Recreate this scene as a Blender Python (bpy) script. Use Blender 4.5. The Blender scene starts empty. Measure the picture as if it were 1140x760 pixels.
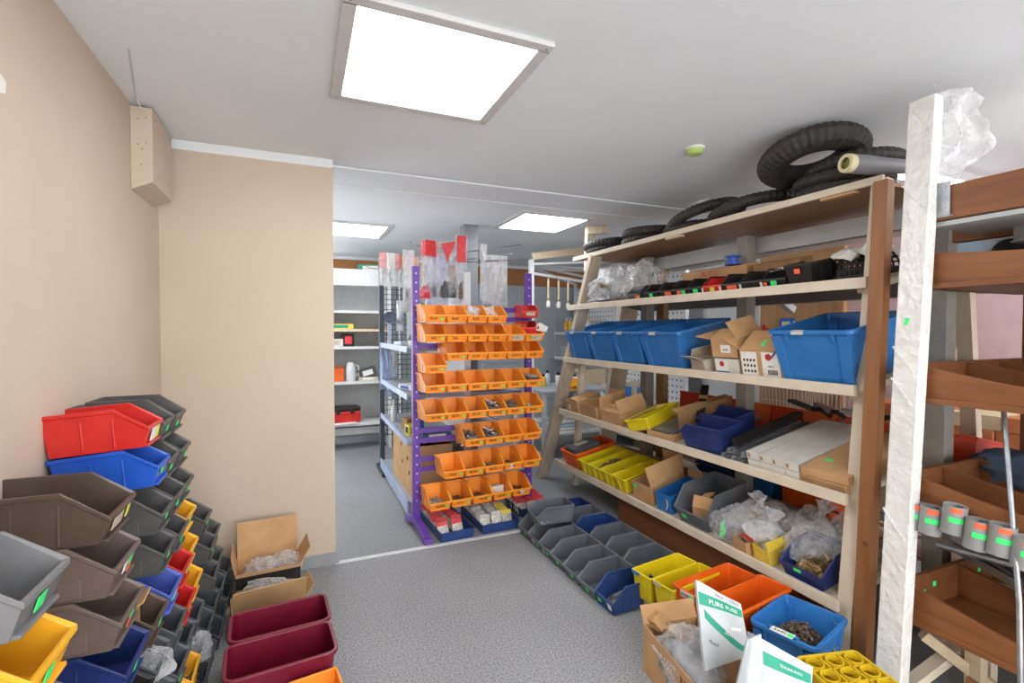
import bpy, math, random
from math import pi, sin, cos, radians as R
from mathutils import Vector, Matrix, noise, Euler
random.seed(7)
S = bpy.context.scene
COL = S.collection

# ---------------------------------------------------------------- materials
def lin(h):
    h = h.lstrip('#')
    o = []
    for i in (0, 2, 4):
        c = int(h[i:i+2], 16) / 255
        o.append(c/12.92 if c <= 0.04045 else ((c+0.055)/1.055)**2.4)
    return (o[0], o[1], o[2], 1)

MATS = {}
def mat(name, hexc, rough=0.5, metal=0.0, hex2=None, scale=12.0, bump=0.0, bscale=60.0,
        stretch=(1, 1, 1), spec=0.5, coords='Object', contrast=(0.35, 0.65)):
    if name in MATS: return MATS[name]
    m = bpy.data.materials.new(name); m.use_nodes = True
    nt = m.node_tree; b = nt.nodes['Principled BSDF']
    b.inputs['Roughness'].default_value = rough
    b.inputs['Metallic'].default_value = metal
    b.inputs['Specular IOR Level'].default_value = spec
    tc = nt.nodes.new('ShaderNodeTexCoord')
    mp = nt.nodes.new('ShaderNodeMapping'); mp.inputs['Scale'].default_value = stretch
    nt.links.new(tc.outputs[coords], mp.inputs['Vector'])
    n = nt.nodes.new('ShaderNodeTexNoise'); n.inputs['Scale'].default_value = scale; n.inputs['Detail'].default_value = 4
    nt.links.new(mp.outputs[0], n.inputs['Vector'])
    rp = nt.nodes.new('ShaderNodeValToRGB')
    rp.color_ramp.elements[0].position, rp.color_ramp.elements[1].position = contrast
    c1 = lin(hexc)
    c2 = lin(hex2) if hex2 else tuple(min(1, c*1.10+0.002) for c in c1[:3]) + (1,)
    rp.color_ramp.elements[0].color = c1; rp.color_ramp.elements[1].color = c2
    nt.links.new(n.outputs['Fac'], rp.inputs['Fac'])
    nt.links.new(rp.outputs['Color'], b.inputs['Base Color'])
    if bump:
        n2 = nt.nodes.new('ShaderNodeTexNoise'); n2.inputs['Scale'].default_value = bscale; n2.inputs['Detail'].default_value = 3
        nt.links.new(mp.outputs[0], n2.inputs['Vector'])
        bp = nt.nodes.new('ShaderNodeBump'); bp.inputs['Strength'].default_value = bump; bp.inputs['Distance'].default_value = 0.01
        nt.links.new(n2.outputs['Fac'], bp.inputs['Height'])
        nt.links.new(bp.outputs['Normal'], b.inputs['Normal'])
    MATS[name] = m
    return m

def film(name, tint='#ffffff', dens=0.35, rough=0.12):
    """thin clear plastic film: mostly see-through, with milky body and shiny creases"""
    if name in MATS: return MATS[name]
    m = bpy.data.materials.new(name); m.use_nodes = True
    nt = m.node_tree; b = nt.nodes['Principled BSDF']; out = nt.nodes['Material Output']
    b.inputs['Base Color'].default_value = lin(tint); b.inputs['Roughness'].default_value = rough
    b.inputs['Specular IOR Level'].default_value = 0.8
    tr = nt.nodes.new('ShaderNodeBsdfTransparent')
    mx = nt.nodes.new('ShaderNodeMixShader')
    lw = nt.nodes.new('ShaderNodeLayerWeight'); lw.inputs['Blend'].default_value = 0.35
    n = nt.nodes.new('ShaderNodeTexNoise'); n.inputs['Scale'].default_value = 25; n.inputs['Detail'].default_value = 6
    tc = nt.nodes.new('ShaderNodeTexCoord'); nt.links.new(tc.outputs['Object'], n.inputs['Vector'])
    a = nt.nodes.new('ShaderNodeMath'); a.operation = 'MULTIPLY_ADD'
    nt.links.new(lw.outputs['Facing'], a.inputs[0]); a.inputs[1].default_value = 0.45
    c = nt.nodes.new('ShaderNodeMath'); c.operation = 'MULTIPLY_ADD'
    nt.links.new(n.outputs['Fac'], c.inputs[0]); c.inputs[1].default_value = 0.5; c.inputs[2].default_value = dens - 0.25
    nt.links.new(c.outputs[0], a.inputs[2]); a.use_clamp = True
    bp = nt.nodes.new('ShaderNodeBump'); bp.inputs['Strength'].default_value = 0.8; bp.inputs['Distance'].default_value = 0.02
    nt.links.new(n.outputs['Fac'], bp.inputs['Height']); nt.links.new(bp.outputs['Normal'], b.inputs['Normal'])
    nt.links.new(a.outputs[0], mx.inputs[0]); nt.links.new(tr.outputs[0], mx.inputs[1]); nt.links.new(b.outputs[0], mx.inputs[2])
    nt.links.new(mx.outputs[0], out.inputs['Surface'])
    MATS[name] = m
    return m

def emit(name, hexc, strength):
    m = bpy.data.materials.new(name); m.use_nodes = True
    b = m.node_tree.nodes['Principled BSDF']
    b.inputs['Base Color'].default_value = lin(hexc)
    b.inputs['Emission Color'].default_value = lin(hexc)
    b.inputs['Emission Strength'].default_value = strength
    MATS[name] = m
    return m

def wood(name, a, b_, rough=0.55, stretch=(1, 14, 14), scale=3.0, bump=0.08):
    return mat(name, a, rough, hex2=b_, scale=scale, stretch=stretch, bump=bump, bscale=6, contrast=(0.3, 0.7))

# ---------------------------------------------------------------- mesh building
class MB:
    def __init__(s): s.v = []; s.f = []; s.sm = []; s.mi = []
    def add(s, vs, fs, smooth=False, mi=0, M=None):
        o = len(s.v)
        for p in vs:
            p = Vector(p)
            s.v.append(tuple(M @ p) if M else tuple(p))
        for f in fs:
            s.f.append(tuple(i+o for i in f)); s.sm.append(smooth); s.mi.append(mi)
        return s
    def box(s, c, d, M=None, mi=0):
        x, y, z = c; a, b, h = d[0]/2, d[1]/2, d[2]/2
        vs = [(x+i*a, y+j*b, z+k*h) for k in (-1, 1) for j in (-1, 1) for i in (-1, 1)]
        return s.add(vs, [(0, 2, 3, 1), (4, 5, 7, 6), (0, 1, 5, 4), (2, 6, 7, 3), (0, 4, 6, 2), (1, 3, 7, 5)], False, mi, M)
    def bar(s, p, q, w, h, roll=0.0, mi=0):
        """square-section bar from p to q, w across and h up"""
        p, q = Vector(p), Vector(q); d = (q-p); L = d.length; d.normalize()
        up = Vector((0, 0, 1)) if abs(d.z) < 0.95 else Vector((0, 1, 0))
        sd = d.cross(up).normalized(); up = sd.cross(d)
        M = Matrix((sd, d, up)).transposed().to_4x4(); M.translation = (p+q)/2
        if roll: M = M @ Matrix.Rotation(roll, 4, 'Y')
        return s.box((0, 0, 0), (w, L, h), M, mi)
    def prism(s, poly, z0, z1, M=None, mi=0, smooth=False):
        n = len(poly)
        vs = [(x, y, z0) for x, y in poly] + [(x, y, z1) for x, y in poly]
        fs = [tuple(range(n-1, -1, -1)), tuple(range(n, 2*n))]
        s.add(vs, fs, False, mi, M)
        o = len(s.v)-2*n
        for i in range(n):
            j = (i+1) % n
            s.f.append((o+i, o+j, o+n+j, o+n+i)); s.sm.append(smooth); s.mi.append(mi)
        return s
    def loft(s, rings, c0=True, c1=True, smooth=False, M=None, mi=0, closed=True):
        n = len(rings[0]); vs = [p for r in rings for p in r]; fs = []
        for k in range(len(rings)-1):
            for i in range(n if closed else n-1):
                j = (i+1) % n
                fs.append((k*n+i, k*n+j, (k+1)*n+j, (k+1)*n+i))
        if c0: fs.append(tuple(range(n-1, -1, -1)))
        if c1: fs.append(tuple(range((len(rings)-1)*n, len(rings)*n)))
        return s.add(vs, fs, smooth, mi, M)
    def tube(s, pts, r, n=8, caps=True, mi=0, M=None):
        pts = [Vector(p) for p in pts]; rings = []
        rr = r if isinstance(r, (list, tuple)) else [r]*len(pts)
        prev = None
        for i, p in enumerate(pts):
            d = (pts[min(i+1, len(pts)-1)]-pts[max(i-1, 0)]).normalized()
            if prev is None:
                a = d.cross(Vector((0, 0, 1)) if abs(d.z) < 0.9 else Vector((1, 0, 0))).normalized()
            else:
                a = (prev - d*prev.dot(d)).normalized()
            prev = a; b = d.cross(a)
            rings.append([tuple(p+a*rr[i]*cos(2*pi*k/n)+b*rr[i]*sin(2*pi*k/n)) for k in range(n)])
        return s.loft(rings, caps, caps, True, M, mi)
    def lathe(s, prof, n=24, M=None, c0=True, c1=True, mi=0):
        rings = [[(r*cos(2*pi*k/n), r*sin(2*pi*k/n), z) for k in range(n)] for r, z in prof]
        return s.loft(rings, c0, c1, True, M, mi)
    def mesh(s, name, mats):
        me = bpy.data.meshes.new(name)
        me.from_pydata(s.v, [], s.f)
        for p, sm, mi in zip(me.polygons, s.sm, s.mi): p.use_smooth = sm; p.material_index = mi
        for m in (mats if isinstance(mats, (list, tuple)) else [mats]): me.materials.append(m)
        import bmesh
        bm = bmesh.new(); bm.from_mesh(me); bmesh.ops.recalc_face_normals(bm, faces=bm.faces); bm.to_mesh(me); bm.free()
        if any(s.sm): me.set_sharp_from_angle(angle=R(40))
        me.update()
        return me

def obj(name, mb, m=None, parent=None, loc=(0, 0, 0), rot=(0, 0, 0), bevel=0.0):
    me = mb if isinstance(mb, bpy.types.Mesh) else mb.mesh(name, m)
    o = bpy.data.objects.new(name, me); COL.objects.link(o)
    o.location = loc; o.rotation_euler = rot
    if parent: o.parent = parent
    if bevel:
        b = o.modifiers.new('edge', 'BEVEL'); b.width = bevel; b.segments = 2; b.limit_method = 'ANGLE'; b.angle_limit = R(35)
    return o

def tag(o, label, cat, group=None, kind=None):
    o['label'] = label; o['category'] = cat
    if group: o['group'] = group
    if kind: o['kind'] = kind
    return o

def thing(name, label, cat, loc=(0, 0, 0), rz=0.0, group=None, rot=None):
    o = bpy.data.objects.new(name, None); COL.objects.link(o); o.empty_display_size = 0.05
    o.location = loc; o.rotation_euler = rot if rot else (0, 0, rz)
    return tag(o, label, cat, group)

def struct(name, mb, m, loc=(0, 0, 0), bevel=0):
    o = obj(name, mb, m, None, loc, bevel=bevel); o['kind'] = 'structure'
    return o

def sub(parent, name):
    return [c for c in parent.children if c.name.split('.')[0] == name]

def dup(root, loc, rot, label=None, group=None, kids=True):
    r = root.copy(); COL.objects.link(r); r.location = loc
    r.rotation_euler = rot if isinstance(rot, (tuple, list)) else (0, 0, rot)
    if label: r['label'] = label
    if group: r['group'] = group
    if kids:
        for ch in list(root.children):
            c = ch.copy(); COL.objects.link(c); c.parent = r
            for g in list(ch.children):
                d = g.copy(); COL.objects.link(d); d.parent = c
    return r

# ---------------------------------------------------------------- generic shapes
def rrect(L, W, r, z, n=4, cx=0, cy=0):
    pts = []
    for (sx, sy, a0) in ((1, 1, 0), (-1, 1, pi/2), (-1, -1, pi), (1, -1, 3*pi/2)):
        for k in range(n+1):
            a = a0 + pi/2*k/n
            pts.append((cx+sx*(L/2-r)+r*cos(a), cy+sy*(W/2-r)+r*sin(a), z))
    return pts

def tub_mb(L, W, H, taper=0.02, t=0.004, r=0.02, rim=0.01, rimh=0.012, ribs=0, lug=False):
    """tapered open box with rounded corners and a rolled rim; base centred at the origin"""
    m = MB(); T = taper
    def k(z): return T*2*(1-z/H)
    m.loft([rrect(L-2*T, W-2*T, r, 0), rrect(L-k(H-rimh), W-k(H-rimh), r, H-rimh),
            rrect(L+2*rim, W+2*rim, r+rim, H-rimh), rrect(L+2*rim, W+2*rim, r+rim, H),
            rrect(L-2*t, W-2*t, max(r-t, .003), H), rrect(L-2*T-2*t, W-2*T-2*t, max(r-t, .003), t)], True, True)
    for i in range(ribs):
        y = (i+1)/(ribs+1)*W - W/2
        for sx in (-1, 1):
            m.loft([[(sx*(L/2-T), y-.006, .01), (sx*(L/2-T+.008), y-.006, .01), (sx*(L/2-T+.008), y+.006, .01), (sx*(L/2-T), y+.006, .01)],
                    [(sx*(L/2-.002), y-.006, H-rimh), (sx*(L/2+.008), y-.006, H-rimh), (sx*(L/2+.008), y+.006, H-rimh), (sx*(L/2-.002), y+.006, H-rimh)]])
        x = (i+1)/(ribs+1)*L - L/2
        for sy in (-1, 1):
            m.loft([[(x-.006, sy*(W/2-T), .01), (x-.006, sy*(W/2-T+.008), .01), (x+.006, sy*(W/2-T+.008), .01), (x+.006, sy*(W/2-T), .01)],
                    [(x-.006, sy*(W/2-.002), H-rimh), (x-.006, sy*(W/2+.008), H-rimh), (x+.006, sy*(W/2+.008), H-rimh), (x+.006, sy*(W/2-.002), H-rimh)]])
    return m

def bin_mb(L=.25, W=.145, H=.125, t=.004, lip=.50, rimx=.68, fl=.005, style='rib'):
    """open-fronted stacking bin: back at x=0, mouth towards +x, base on z=0"""
    m = MB(); a = W/2; b = W/2*.93
    top = [(0, a, H), (0, -a, H), (rimx*L, -a, H), (L, -a, lip*H), (L, a, lip*H), (rimx*L, a, H)]
    bot = [(.012, b, 0), (.012, -b, 0), (rimx*L, -b, 0), (.93*L, -b, 0), (.93*L, b, 0), (rimx*L, b, 0)]
    sg = [(-1, 1), (-1, -1), (0, -1), (1, -1), (1, 1), (0, 1)]
    def off(ring, d, dz, f=1.0): return [(x+sx*d*f, y+sy*d, z+dz) for (x, y, z), (sx, sy) in zip(ring, sg)]
    low = off(top, 0, -.012)
    m.loft([bot, low, off(low, fl, 0), off(top, fl, 0), off(top, -t, 0), off(bot, -t, t)], True, True)
    m.box((.93*L+.006, 0, .004), (.014, W*.86, .008))
    # label frame on the lip
    if style == 'rib':
        for x in (.36, .66):
            for sy in (-1, 1):
                m.box((x*L, sy*(a*.965), H*.42), (.006, .006, H*.72))
    else:       # embossed panel with rounded corner
        for sy in (-1, 1):
            m.box((.33*L, sy*(a*.965), H*.40), (.46*L, .005, H*.62))
            m.box((.66*L, sy*(a*.965), H*.24), (.22*L, .005, H*.34))
    return m

def carton(name, label, cat, w, d, h, loc, rz=0, m='card', flaps=(), t=.004, fl=None, group=None, rot=None, body=None):
    """open-top corrugated carton; flaps: (side, angle) with 0 = closed flat, 90 = upright, 180 = laid outwards"""
    o = thing(name, label, cat, loc, rz, group, rot)
    mb = MB()
    def q(a, b, z): return [(a/2, b/2, z), (-a/2, b/2, z), (-a/2, -b/2, z), (a/2, -b/2, z)]
    mb.loft([q(w, d, 0), q(w, d, h), q(w-2*t, d-2*t, h), q(w-2*t, d-2*t, t)])
    obj('box_body', mb, MATS[body or m], o)
    for side, ang in flaps:
        f = fl if fl else (d/2 if side in ('+y', '-y') else w/2)
        ln = (w if side in ('+y', '-y') else d)-.004
        fm = MB().box((-f/2, 0, t/2), (f, ln, t))     # hinged along local x=0, lying inwards
        ax = {'+x': 0, '+y': pi/2, '-x': pi, '-y': -pi/2}[side]
        px = {'+x': (w/2, 0), '-x': (-w/2, 0), '+y': (0, d/2), '-y': (0, -d/2)}[side]
        M = Matrix.Translation((px[0], px[1], h)) @ Matrix.Rotation(ax, 4, 'Z') @ Matrix.Rotation(R(ang), 4, 'Y')
        fo = obj('flap', fm, MATS[m], o); fo.matrix_basis = M
    return o

def blob_mb(rx, ry, rz, seed=0, amp=.18, freq=2.2, nu=28, nv=16, flat=True, spike=.0):
    """crumpled sack resting on z=0"""
    m = MB(); rings = []
    for j in range(nv+1):
        th = pi*j/nv; ring = []
        for i in range(nu):
            ph = 2*pi*i/nu
            d = Vector((sin(th)*cos(ph), sin(th)*sin(ph), -cos(th)))
            n = noise.noise(d*freq+Vector((seed*3.1, seed*1.7, seed)))
            n2 = 1-abs(noise.noise(d*freq*2.3+Vector((seed, seed*2.2, 5))))*2
            k = 1+amp*n*1.6+amp*.6*n2
            p = Vector((d.x*rx*k, d.y*ry*k, d.z*rz*k))
            if flat: p.z = max(p.z, -rz*.55)+rz*.55
            else: p.z += rz
            ring.append(tuple(p))
        rings.append(ring)
    m.loft(rings, True, True, True)
    return m

def neck_mb(x, y, z, h, r, seed=0, lean=(0, 0)):
    """twisted neck of a tied bag, opening in a frill"""
    m = MB(); rings = []; n = 14
    for j, (zz, rr) in enumerate([(0, r*1.6), (h*.25, r*.7), (h*.4, r*.45), (h*.6, r*.8), (h*.85, r*1.3), (h, r*1.5)]):
        rings.append([(x+lean[0]*zz+rr*cos(2*pi*i/n)*(1+.35*sin(3*i+seed+j)), y+lean[1]*zz+rr*sin(2*pi*i/n)*(1+.3*cos(4*i+seed)), z+zz+(.25*r*sin(5*i+seed) if j > 3 else 0)) for i in range(n)])
    m.loft(rings, False, False, True)
    return m

def pillow_mb(w, h, t, seed=0, nu=8, nv=10, crump=.15):
    """flat filled pouch standing in the xz plane, bottom edge on z=0"""
    m = MB(); fr = []; bk = []
    for j in range(nv+1):
        v = j/nv
        for i in range(nu+1):
            u = i/nu
            e = (max(0, sin(pi*u))**.5)*(max(0, sin(pi*v))**.5)
            n = noise.noise(Vector((u*3+seed, v*3, seed*.7)))*crump*t*4
            x = (u-.5)*w*(1-.05*sin(pi*v)); z = v*h
            fr.append((x, -e*t/2+n*e+.0005*(-1), z)); bk.append((x, e*t/2+n*e+.0005, z))
    N = nu+1; fs = []
    for j in range(nv):
        for i in range(nu):
            a = j*N+i; fs.append((a, a+1, a+N+1, a+N))
    o = len(fr)
    fs += [(a+o, d+o, c+o, b+o) for a, b, c, d in fs]
    # sealed edges
    for j in range(nv):
        for i in (0, nu):
            a = j*N+i; fs.append((a, a+N, a+N+o, a+o))
    for i in range(nu):
        for j in (0, nv):
            a = j*N+i; fs.append((a, a+1, a+1+o, a+o))
    m.add(fr+bk, fs, True)
    return m

def pile_mb(L, W, h, n, ln, r, seed=1, mound=True):
    """loose heap of little shafts with heads"""
    rnd = random.Random(seed); m = MB()
    for i in range(n):
        x = rnd.uniform(-.5, .5)*L; y = rnd.uniform(-.5, .5)*W
        k = (1-(2*x/L)**2)*(1-(2*y/W)**2) if mound else .8
        z = r+h*max(0, k)*rnd.uniform(.45, 1)
        e = Euler((rnd.uniform(-.5, .5), rnd.uniform(-.6, .6), rnd.uniform(0, 2*pi)))
        M = Matrix.Translation((x, y, z)) @ e.to_matrix().to_4x4()
        l = ln*rnd.uniform(.8, 1.1)
        m.box((0, 0, 0), (l, r*1.6, r*1.6), M)
        m.box((l/2, 0, 0), (r*1.4, r*3.4, r*3.4), M)
    # bed under the heap
    m.loft([[(x*L/2, y*W/2, 0) for x, y in ((1, 1), (-1, 1), (-1, -1), (1, -1))], [(x*L*.3, y*W*.3, h*.55) for x, y in ((1, 1), (-1, 1), (-1, -1), (1, -1))]])
    return m

TXT = {}
def text_mesh(s, size, m, extrude=.0004):
    key = (s, size, m.name)
    if key not in TXT:
        cu = bpy.data.curves.new('lettering', 'FONT'); cu.body = s; cu.size = size
        cu.align_x = 'CENTER'; cu.align_y = 'CENTER'; cu.extrude = extrude; cu.resolution_u = 2
        o = bpy.data.objects.new('lettering', cu); COL.objects.link(o)
        me = bpy.data.meshes.new_from_object(o, depsgraph=bpy.context.evaluated_depsgraph_get())
        bpy.data.objects.remove(o); bpy.data.curves.remove(cu)
        me.materials.clear(); me.materials.append(m)
        TXT[key] = me
    return TXT[key]
ORD = ['first', 'second', 'third', 'fourth', 'fifth', 'sixth', 'seventh', 'eighth', 'ninth']

# ---------------------------------------------------------------- palette
mat('card', '#b98f63', .85, hex2='#c69d70', scale=9, bump=.05, bscale=80)
mat('card_dark', '#8f6c47', .85, hex2='#a07c55', scale=9, bump=.05)
mat('card_grey', '#b3a894', .85)
mat('white_card', '#c8c5bd', .7)
mat('paper', '#dedcd6', .7)
mat('charcoal', '#4b4a4a', .42, hex2='#565453', scale=8)
mat('charcoal_blue', '#46494e', .42, hex2='#52555a', scale=8)
mat('brown_black', '#4a3d35', .4, hex2='#564940', scale=8)
mat('brown_grey', '#66574f', .42, hex2='#70625a', scale=8)
mat('jet', '#1c1917', .45)
mat('slate', '#585c62', .42, hex2='#646970', scale=8)
mat('mid_grey', '#6d6e70', .42, hex2='#797a7c', scale=8)
mat('red_plastic', '#c2201c', .35, hex2='#cb2d26')
mat('blue_plastic', '#1c4fb4', .35, hex2='#2459bf')
mat('navy_plastic', '#1e2c62', .38, hex2='#26366f')
mat('cobalt', '#213b70', .38, hex2='#29457d')
mat('lilac_blue', '#4a5fb0', .4)
mat('amber_plastic', '#e9a41b', .38, hex2='#efb02b')
mat('orange_bin', '#ec8c25', .40, hex2='#f2972f', scale=10)
mat('orange_plastic', '#dd5a12', .38, hex2='#e5661c')
mat('yellow_plastic', '#d9c213', .40, hex2='#e2cd22')
mat('tote_blue', '#2a6fb4', .36, hex2='#347bc0', scale=6)
mat('maroon', '#6b1028', .32, hex2='#78152f', scale=8)
mat('green_dot', '#3ee879', .6)
mat('orange_dot', '#f0663c', .6)
mat('yellow_dot', '#d8d94a', .6)
mat('ink', '#1a1714', .7)
mat('red_ink', '#b52a2a', .7)
mat('steel', '#9a9c9f', .28, metal=.9, hex2='#b4b6b8', scale=30)
mat('galv', '#8d9094', .38, metal=.75, hex2='#a9acb0', scale=22)
mat('screw', '#a9abae', .35, metal=.7, hex2='#77797c', scale=60)
mat('brass_screw', '#a78a5c', .38, metal=.6, hex2='#7c6846', scale=60)
mat('dark_screw', '#5b4a3d', .4, metal=.6, hex2='#9a8878', scale=70)
mat('rubber', '#2c2826', .62, hex2='#37322f', scale=20, bump=.15, bscale=90)
mat('rubber_smooth', '#231f1e', .45)
mat('black_metal', '#23262b', .45)
mat('white_metal', '#cbcccd', .4)
mat('cream_paint', '#cfc2ab', .55, hex2='#d8ccb7', scale=9, bump=.05)
mat('purple', '#5b3596', .4, hex2='#66409f')
mat('price_rail', '#94a3c8', .35, hex2='#a6b5d4', scale=5)
mat('grey_shelf', '#a2a6ab', .5)
mat('dark_board', '#4a4a4c', .6, hex2='#57585a')
mat('pvc_grey', '#8c8c8b', .42, hex2='#969695')
mat('pale_blue', '#b8cbe0', .4)
mat('header_red', '#d3303a', .5, hex2='#dd4148', scale=30)
mat('pouch_white', '#ddd9d2', .3, hex2='#b4ada3', scale=40)
mat('pouch_yellow', '#d8b932', .35, hex2='#e0c64f', scale=30)
mat('pouch_grey', '#c8c6c2', .3, hex2='#9d9a94', scale=45)
mat('hex_nuts', '#b5b5b3', .35, metal=.5, hex2='#8a8a88', scale=90)
mat('green_print', '#0d8f73', .5)
mat('grey_content', '#6b6d73', .6, hex2='#8a8c92', scale=30)
mat('earth_content', '#8a7a66', .6, hex2='#b8a892', scale=30)
mat('pink_plastic', '#e8929a', .4, hex2='#f2bcb6', scale=20)
mat('peach_plastic', '#ee8a4e', .4, hex2='#f4b48a', scale=20)
wood('pine', '#c8b494', '#d8c6a8', .6, (10, 1, 10))
wood('pine_grey', '#a99a86', '#bdb09c', .6, (12, 12, 1))
wood('ply', '#8c5f37', '#a4774a', .5, (9, 1, 9))
wood('brown_post', '#8a5a34', '#9a683e', .5, (14, 14, 1))
wood('trough', '#754626', '#8b5833', .48, (9, 1, 9))
wood('trough_dark', '#6b3f20', '#7d4c28', .5, (9, 1, 9))
film('clear_film', '#f2f2f4', .17)
film('milky_film', '#eceef0', .42)
film('grey_film', '#b9bcc4', .45)
film('blue_film', '#a9bfe6', .5)
# ================================================================ ROOM
def noise_floor(name, a, b_, sc):
    m = bpy.data.materials.new(name); m.use_nodes = True; nt = m.node_tree; b = nt.nodes['Principled BSDF']
    b.inputs['Roughness'].default_value = .62
    tc = nt.nodes.new('ShaderNodeTexCoord')
    n = nt.nodes.new('ShaderNodeTexNoise'); n.inputs['Scale'].default_value = sc; n.inputs['Detail'].default_value = 5; n.inputs['Roughness'].default_value = .75
    n2 = nt.nodes.new('ShaderNodeTexNoise'); n2.inputs['Scale'].default_value = 1.3; n2.inputs['Detail'].default_value = 3
    nt.links.new(tc.outputs['Object'], n.inputs['Vector']); nt.links.new(tc.outputs['Object'], n2.inputs['Vector'])
    rp = nt.nodes.new('ShaderNodeValToRGB'); rp.color_ramp.elements[0].position = .38; rp.color_ramp.elements[1].position = .64
    rp.color_ramp.elements[0].color = lin(a); rp.color_ramp.elements[1].color = lin(b_)
    nt.links.new(n.outputs['Fac'], rp.inputs['Fac'])
    mx = nt.nodes.new('ShaderNodeMix'); mx.data_type = 'RGBA'; mx.blend_type = 'OVERLAY'; mx.inputs['Factor'].default_value = .25
    nt.links.new(rp.outputs['Color'], mx.inputs['A']); nt.links.new(n2.outputs['Fac'], mx.inputs['B'])
    nt.links.new(mx.outputs['Result'], b.inputs['Base Color'])
    return m

M_floor = noise_floor('speckled_vinyl', '#66676a', '#b0b1b3', 115)
M_floor2 = noise_floor('smooth_vinyl', '#77797c', '#909295', 60)
M_wall = mat('beige_paint', '#c0af9b', .85, hex2='#c7b7a4', scale=1.4, bump=.03, bscale=40)
M_ceil = mat('ceiling_paint', '#e2e7eb', .9, hex2='#e8edf0', scale=1.1, bump=.02)
M_base = mat('grey_skirting', '#8e9092', .6)
M_pink = mat('pink_paint', '#c9adae', .8)
M_grey_panel = mat('grey_panel', '#a9b0b6', .5, hex2='#b2b9bf', scale=2)
M_rust = mat('brown_band', '#a8703f', .6, hex2='#b87e4a', scale=2)

struct('floor', MB().box((1.6, .55, -.05), (5.6, 5.12, .1)), M_floor)
o = struct('floor_rear', MB().box((1.6, 5.31, -.05), (5.6, 4.4, .1)), M_floor2)
struct('ceiling', MB().box((1.6, 2.78, 2.45), (5.6, 9.5, .1)), M_ceil)
struct('wall_left', MB().box((-.73, .55, 1.2), (.1, 5.2, 2.4)), M_wall)
struct('wall_partition', MB().box((-.25, 3.165, 1.2), (.86, .11, 2.4)), M_wall)
struct('baseboard_partition', MB().box((-.24, 3.105, .037), (.88, .012, .074)), M_base, bevel=.003)
struct('baseboard_left', MB().box((-.674, .55, .037), (.012, 5.1, .074)), M_base)
struct('trim_1', MB().box((.80, 3.115, .003), (1.24, .035, .006)), MATS['white_metal'], bevel=.002)     # threshold strip
struct('trim_2', MB().box((1.9, 3.26, 2.394), (5.0, .17, .012)), M_ceil, bevel=.004)                       # ceiling joint cover
struct('trim_3', MB().box((1.9, 3.60, 2.3965), (5.0, .05, .007)), M_ceil, bevel=.003)
struct('trim_4', MB().loft([[(-.68, 3.11, 2.36), (-.68, 3.08, 2.4), (-.68, 3.11, 2.4)], [(.18, 3.11, 2.36), (.18, 3.08, 2.4), (.18, 3.11, 2.4)]]), M_ceil)
# far wall: grey panels below, a brown band above, cornice
m = MB(); 
for i in range(7):
    m.box((1.25+i*.62-.9, 7.03, 1.05), (.612, .04, 2.1))
for z in (.35, .93, 1.52): m.box((2.2, 7.0, z), (4.4, .03, .035))
struct('wall_back', m, M_grey_panel)
struct('trim_5', MB().box((1.9, 7.04, 2.23), (5.0, .05, .26)), M_rust)
struct('trim_6', MB().box((1.9, 7.0, 2.38), (5.0, .06, .04)), M_ceil)
m = MB()
for (y, z, a, b_) in ((5.1, .4, 3.8, .8), (5.1, 2.32, 3.8, .16), (3.65, 1.5, 1.0, 1.5), (6.5, 1.5, 1.1, 1.5)): m.box((-1.15, y, z), (.1, a, b_))
struct('wall_passage', m, M_grey_panel)  # unseen side wall, opening put in to brighten the rear
m = MB()
for y in (4.16, 5.05, 5.94): m.box((-1.15, y, 1.52), (.06, .05, 1.44))
for z in (.82, 2.22): m.box((-1.15, 5.1, z), (.06, 1.8, .05))
struct('added_window', m, MATS['white_metal'])  # added window out of view, lets more daylight into the rear
# right wall: pink, a timber panel, a white door and grey
struct('wall_right', MB().box((4.36, .3, 1.2), (.1, 5.4, 2.4)), M_pink)
struct('wall_right_rear', MB().box((4.36, 5.1, 1.2), (.1, 4.2, 2.4)), mat('pale_wall', '#c7c8c8', .8))
wood('wood_panel', '#b98a5a', '#c79a6a', .55, (6, 6, 1))
struct('trim_7', MB().box((4.29, 3.2, 1.15), (.03, .8, 2.3)), MATS['wood_panel'])
struct('trim_8', MB().box((4.28, 2.78, 1.2), (.05, .06, 2.4)), MATS['wood_panel'])
m = MB()
for yy in (.9, 1.95, 1.985): m.box((4.305, yy, 1.2), (.008, .012, 2.4))
struct('trim_9', m, M_pink)
# white door with frame and bright pane
m = MB()
for (y, z, a, b_) in ((3.63, 1.05, .07, 2.1), (4.31, 1.05, .07, 2.1), (3.97, 2.13, .75, .07)):
    m.box((4.29, y, z), (.06, a, b_))
dr = struct('door_1', MB().box((4.295, 3.97, .9), (.03, .61, 1.8)), MATS['white_metal'])
fr = obj('door_frame', m, MATS['white_metal'], dr)
h = obj('door_handle', MB().box((4.26, 3.77, 1.0), (.03, .1, .02)).box((4.275, 3.73, 1.0), (.015, .03, .12)), MATS['steel'], dr, bevel=.003)
w = struct('window_1', MB().box((4.30, 3.97, 1.95), (.012, .61, .28)), emit('window_glow', '#f4f8ff', 8.0))
m = MB()
for y in (3.68, 3.97, 4.26): m.box((4.285, y, 1.95), (.03, .025, .30))
for z in (1.81, 2.09): m.box((4.285, 3.97, z), (.03, .61, .025))
obj('window_frame', m, MATS['white_metal'], w)

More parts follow.
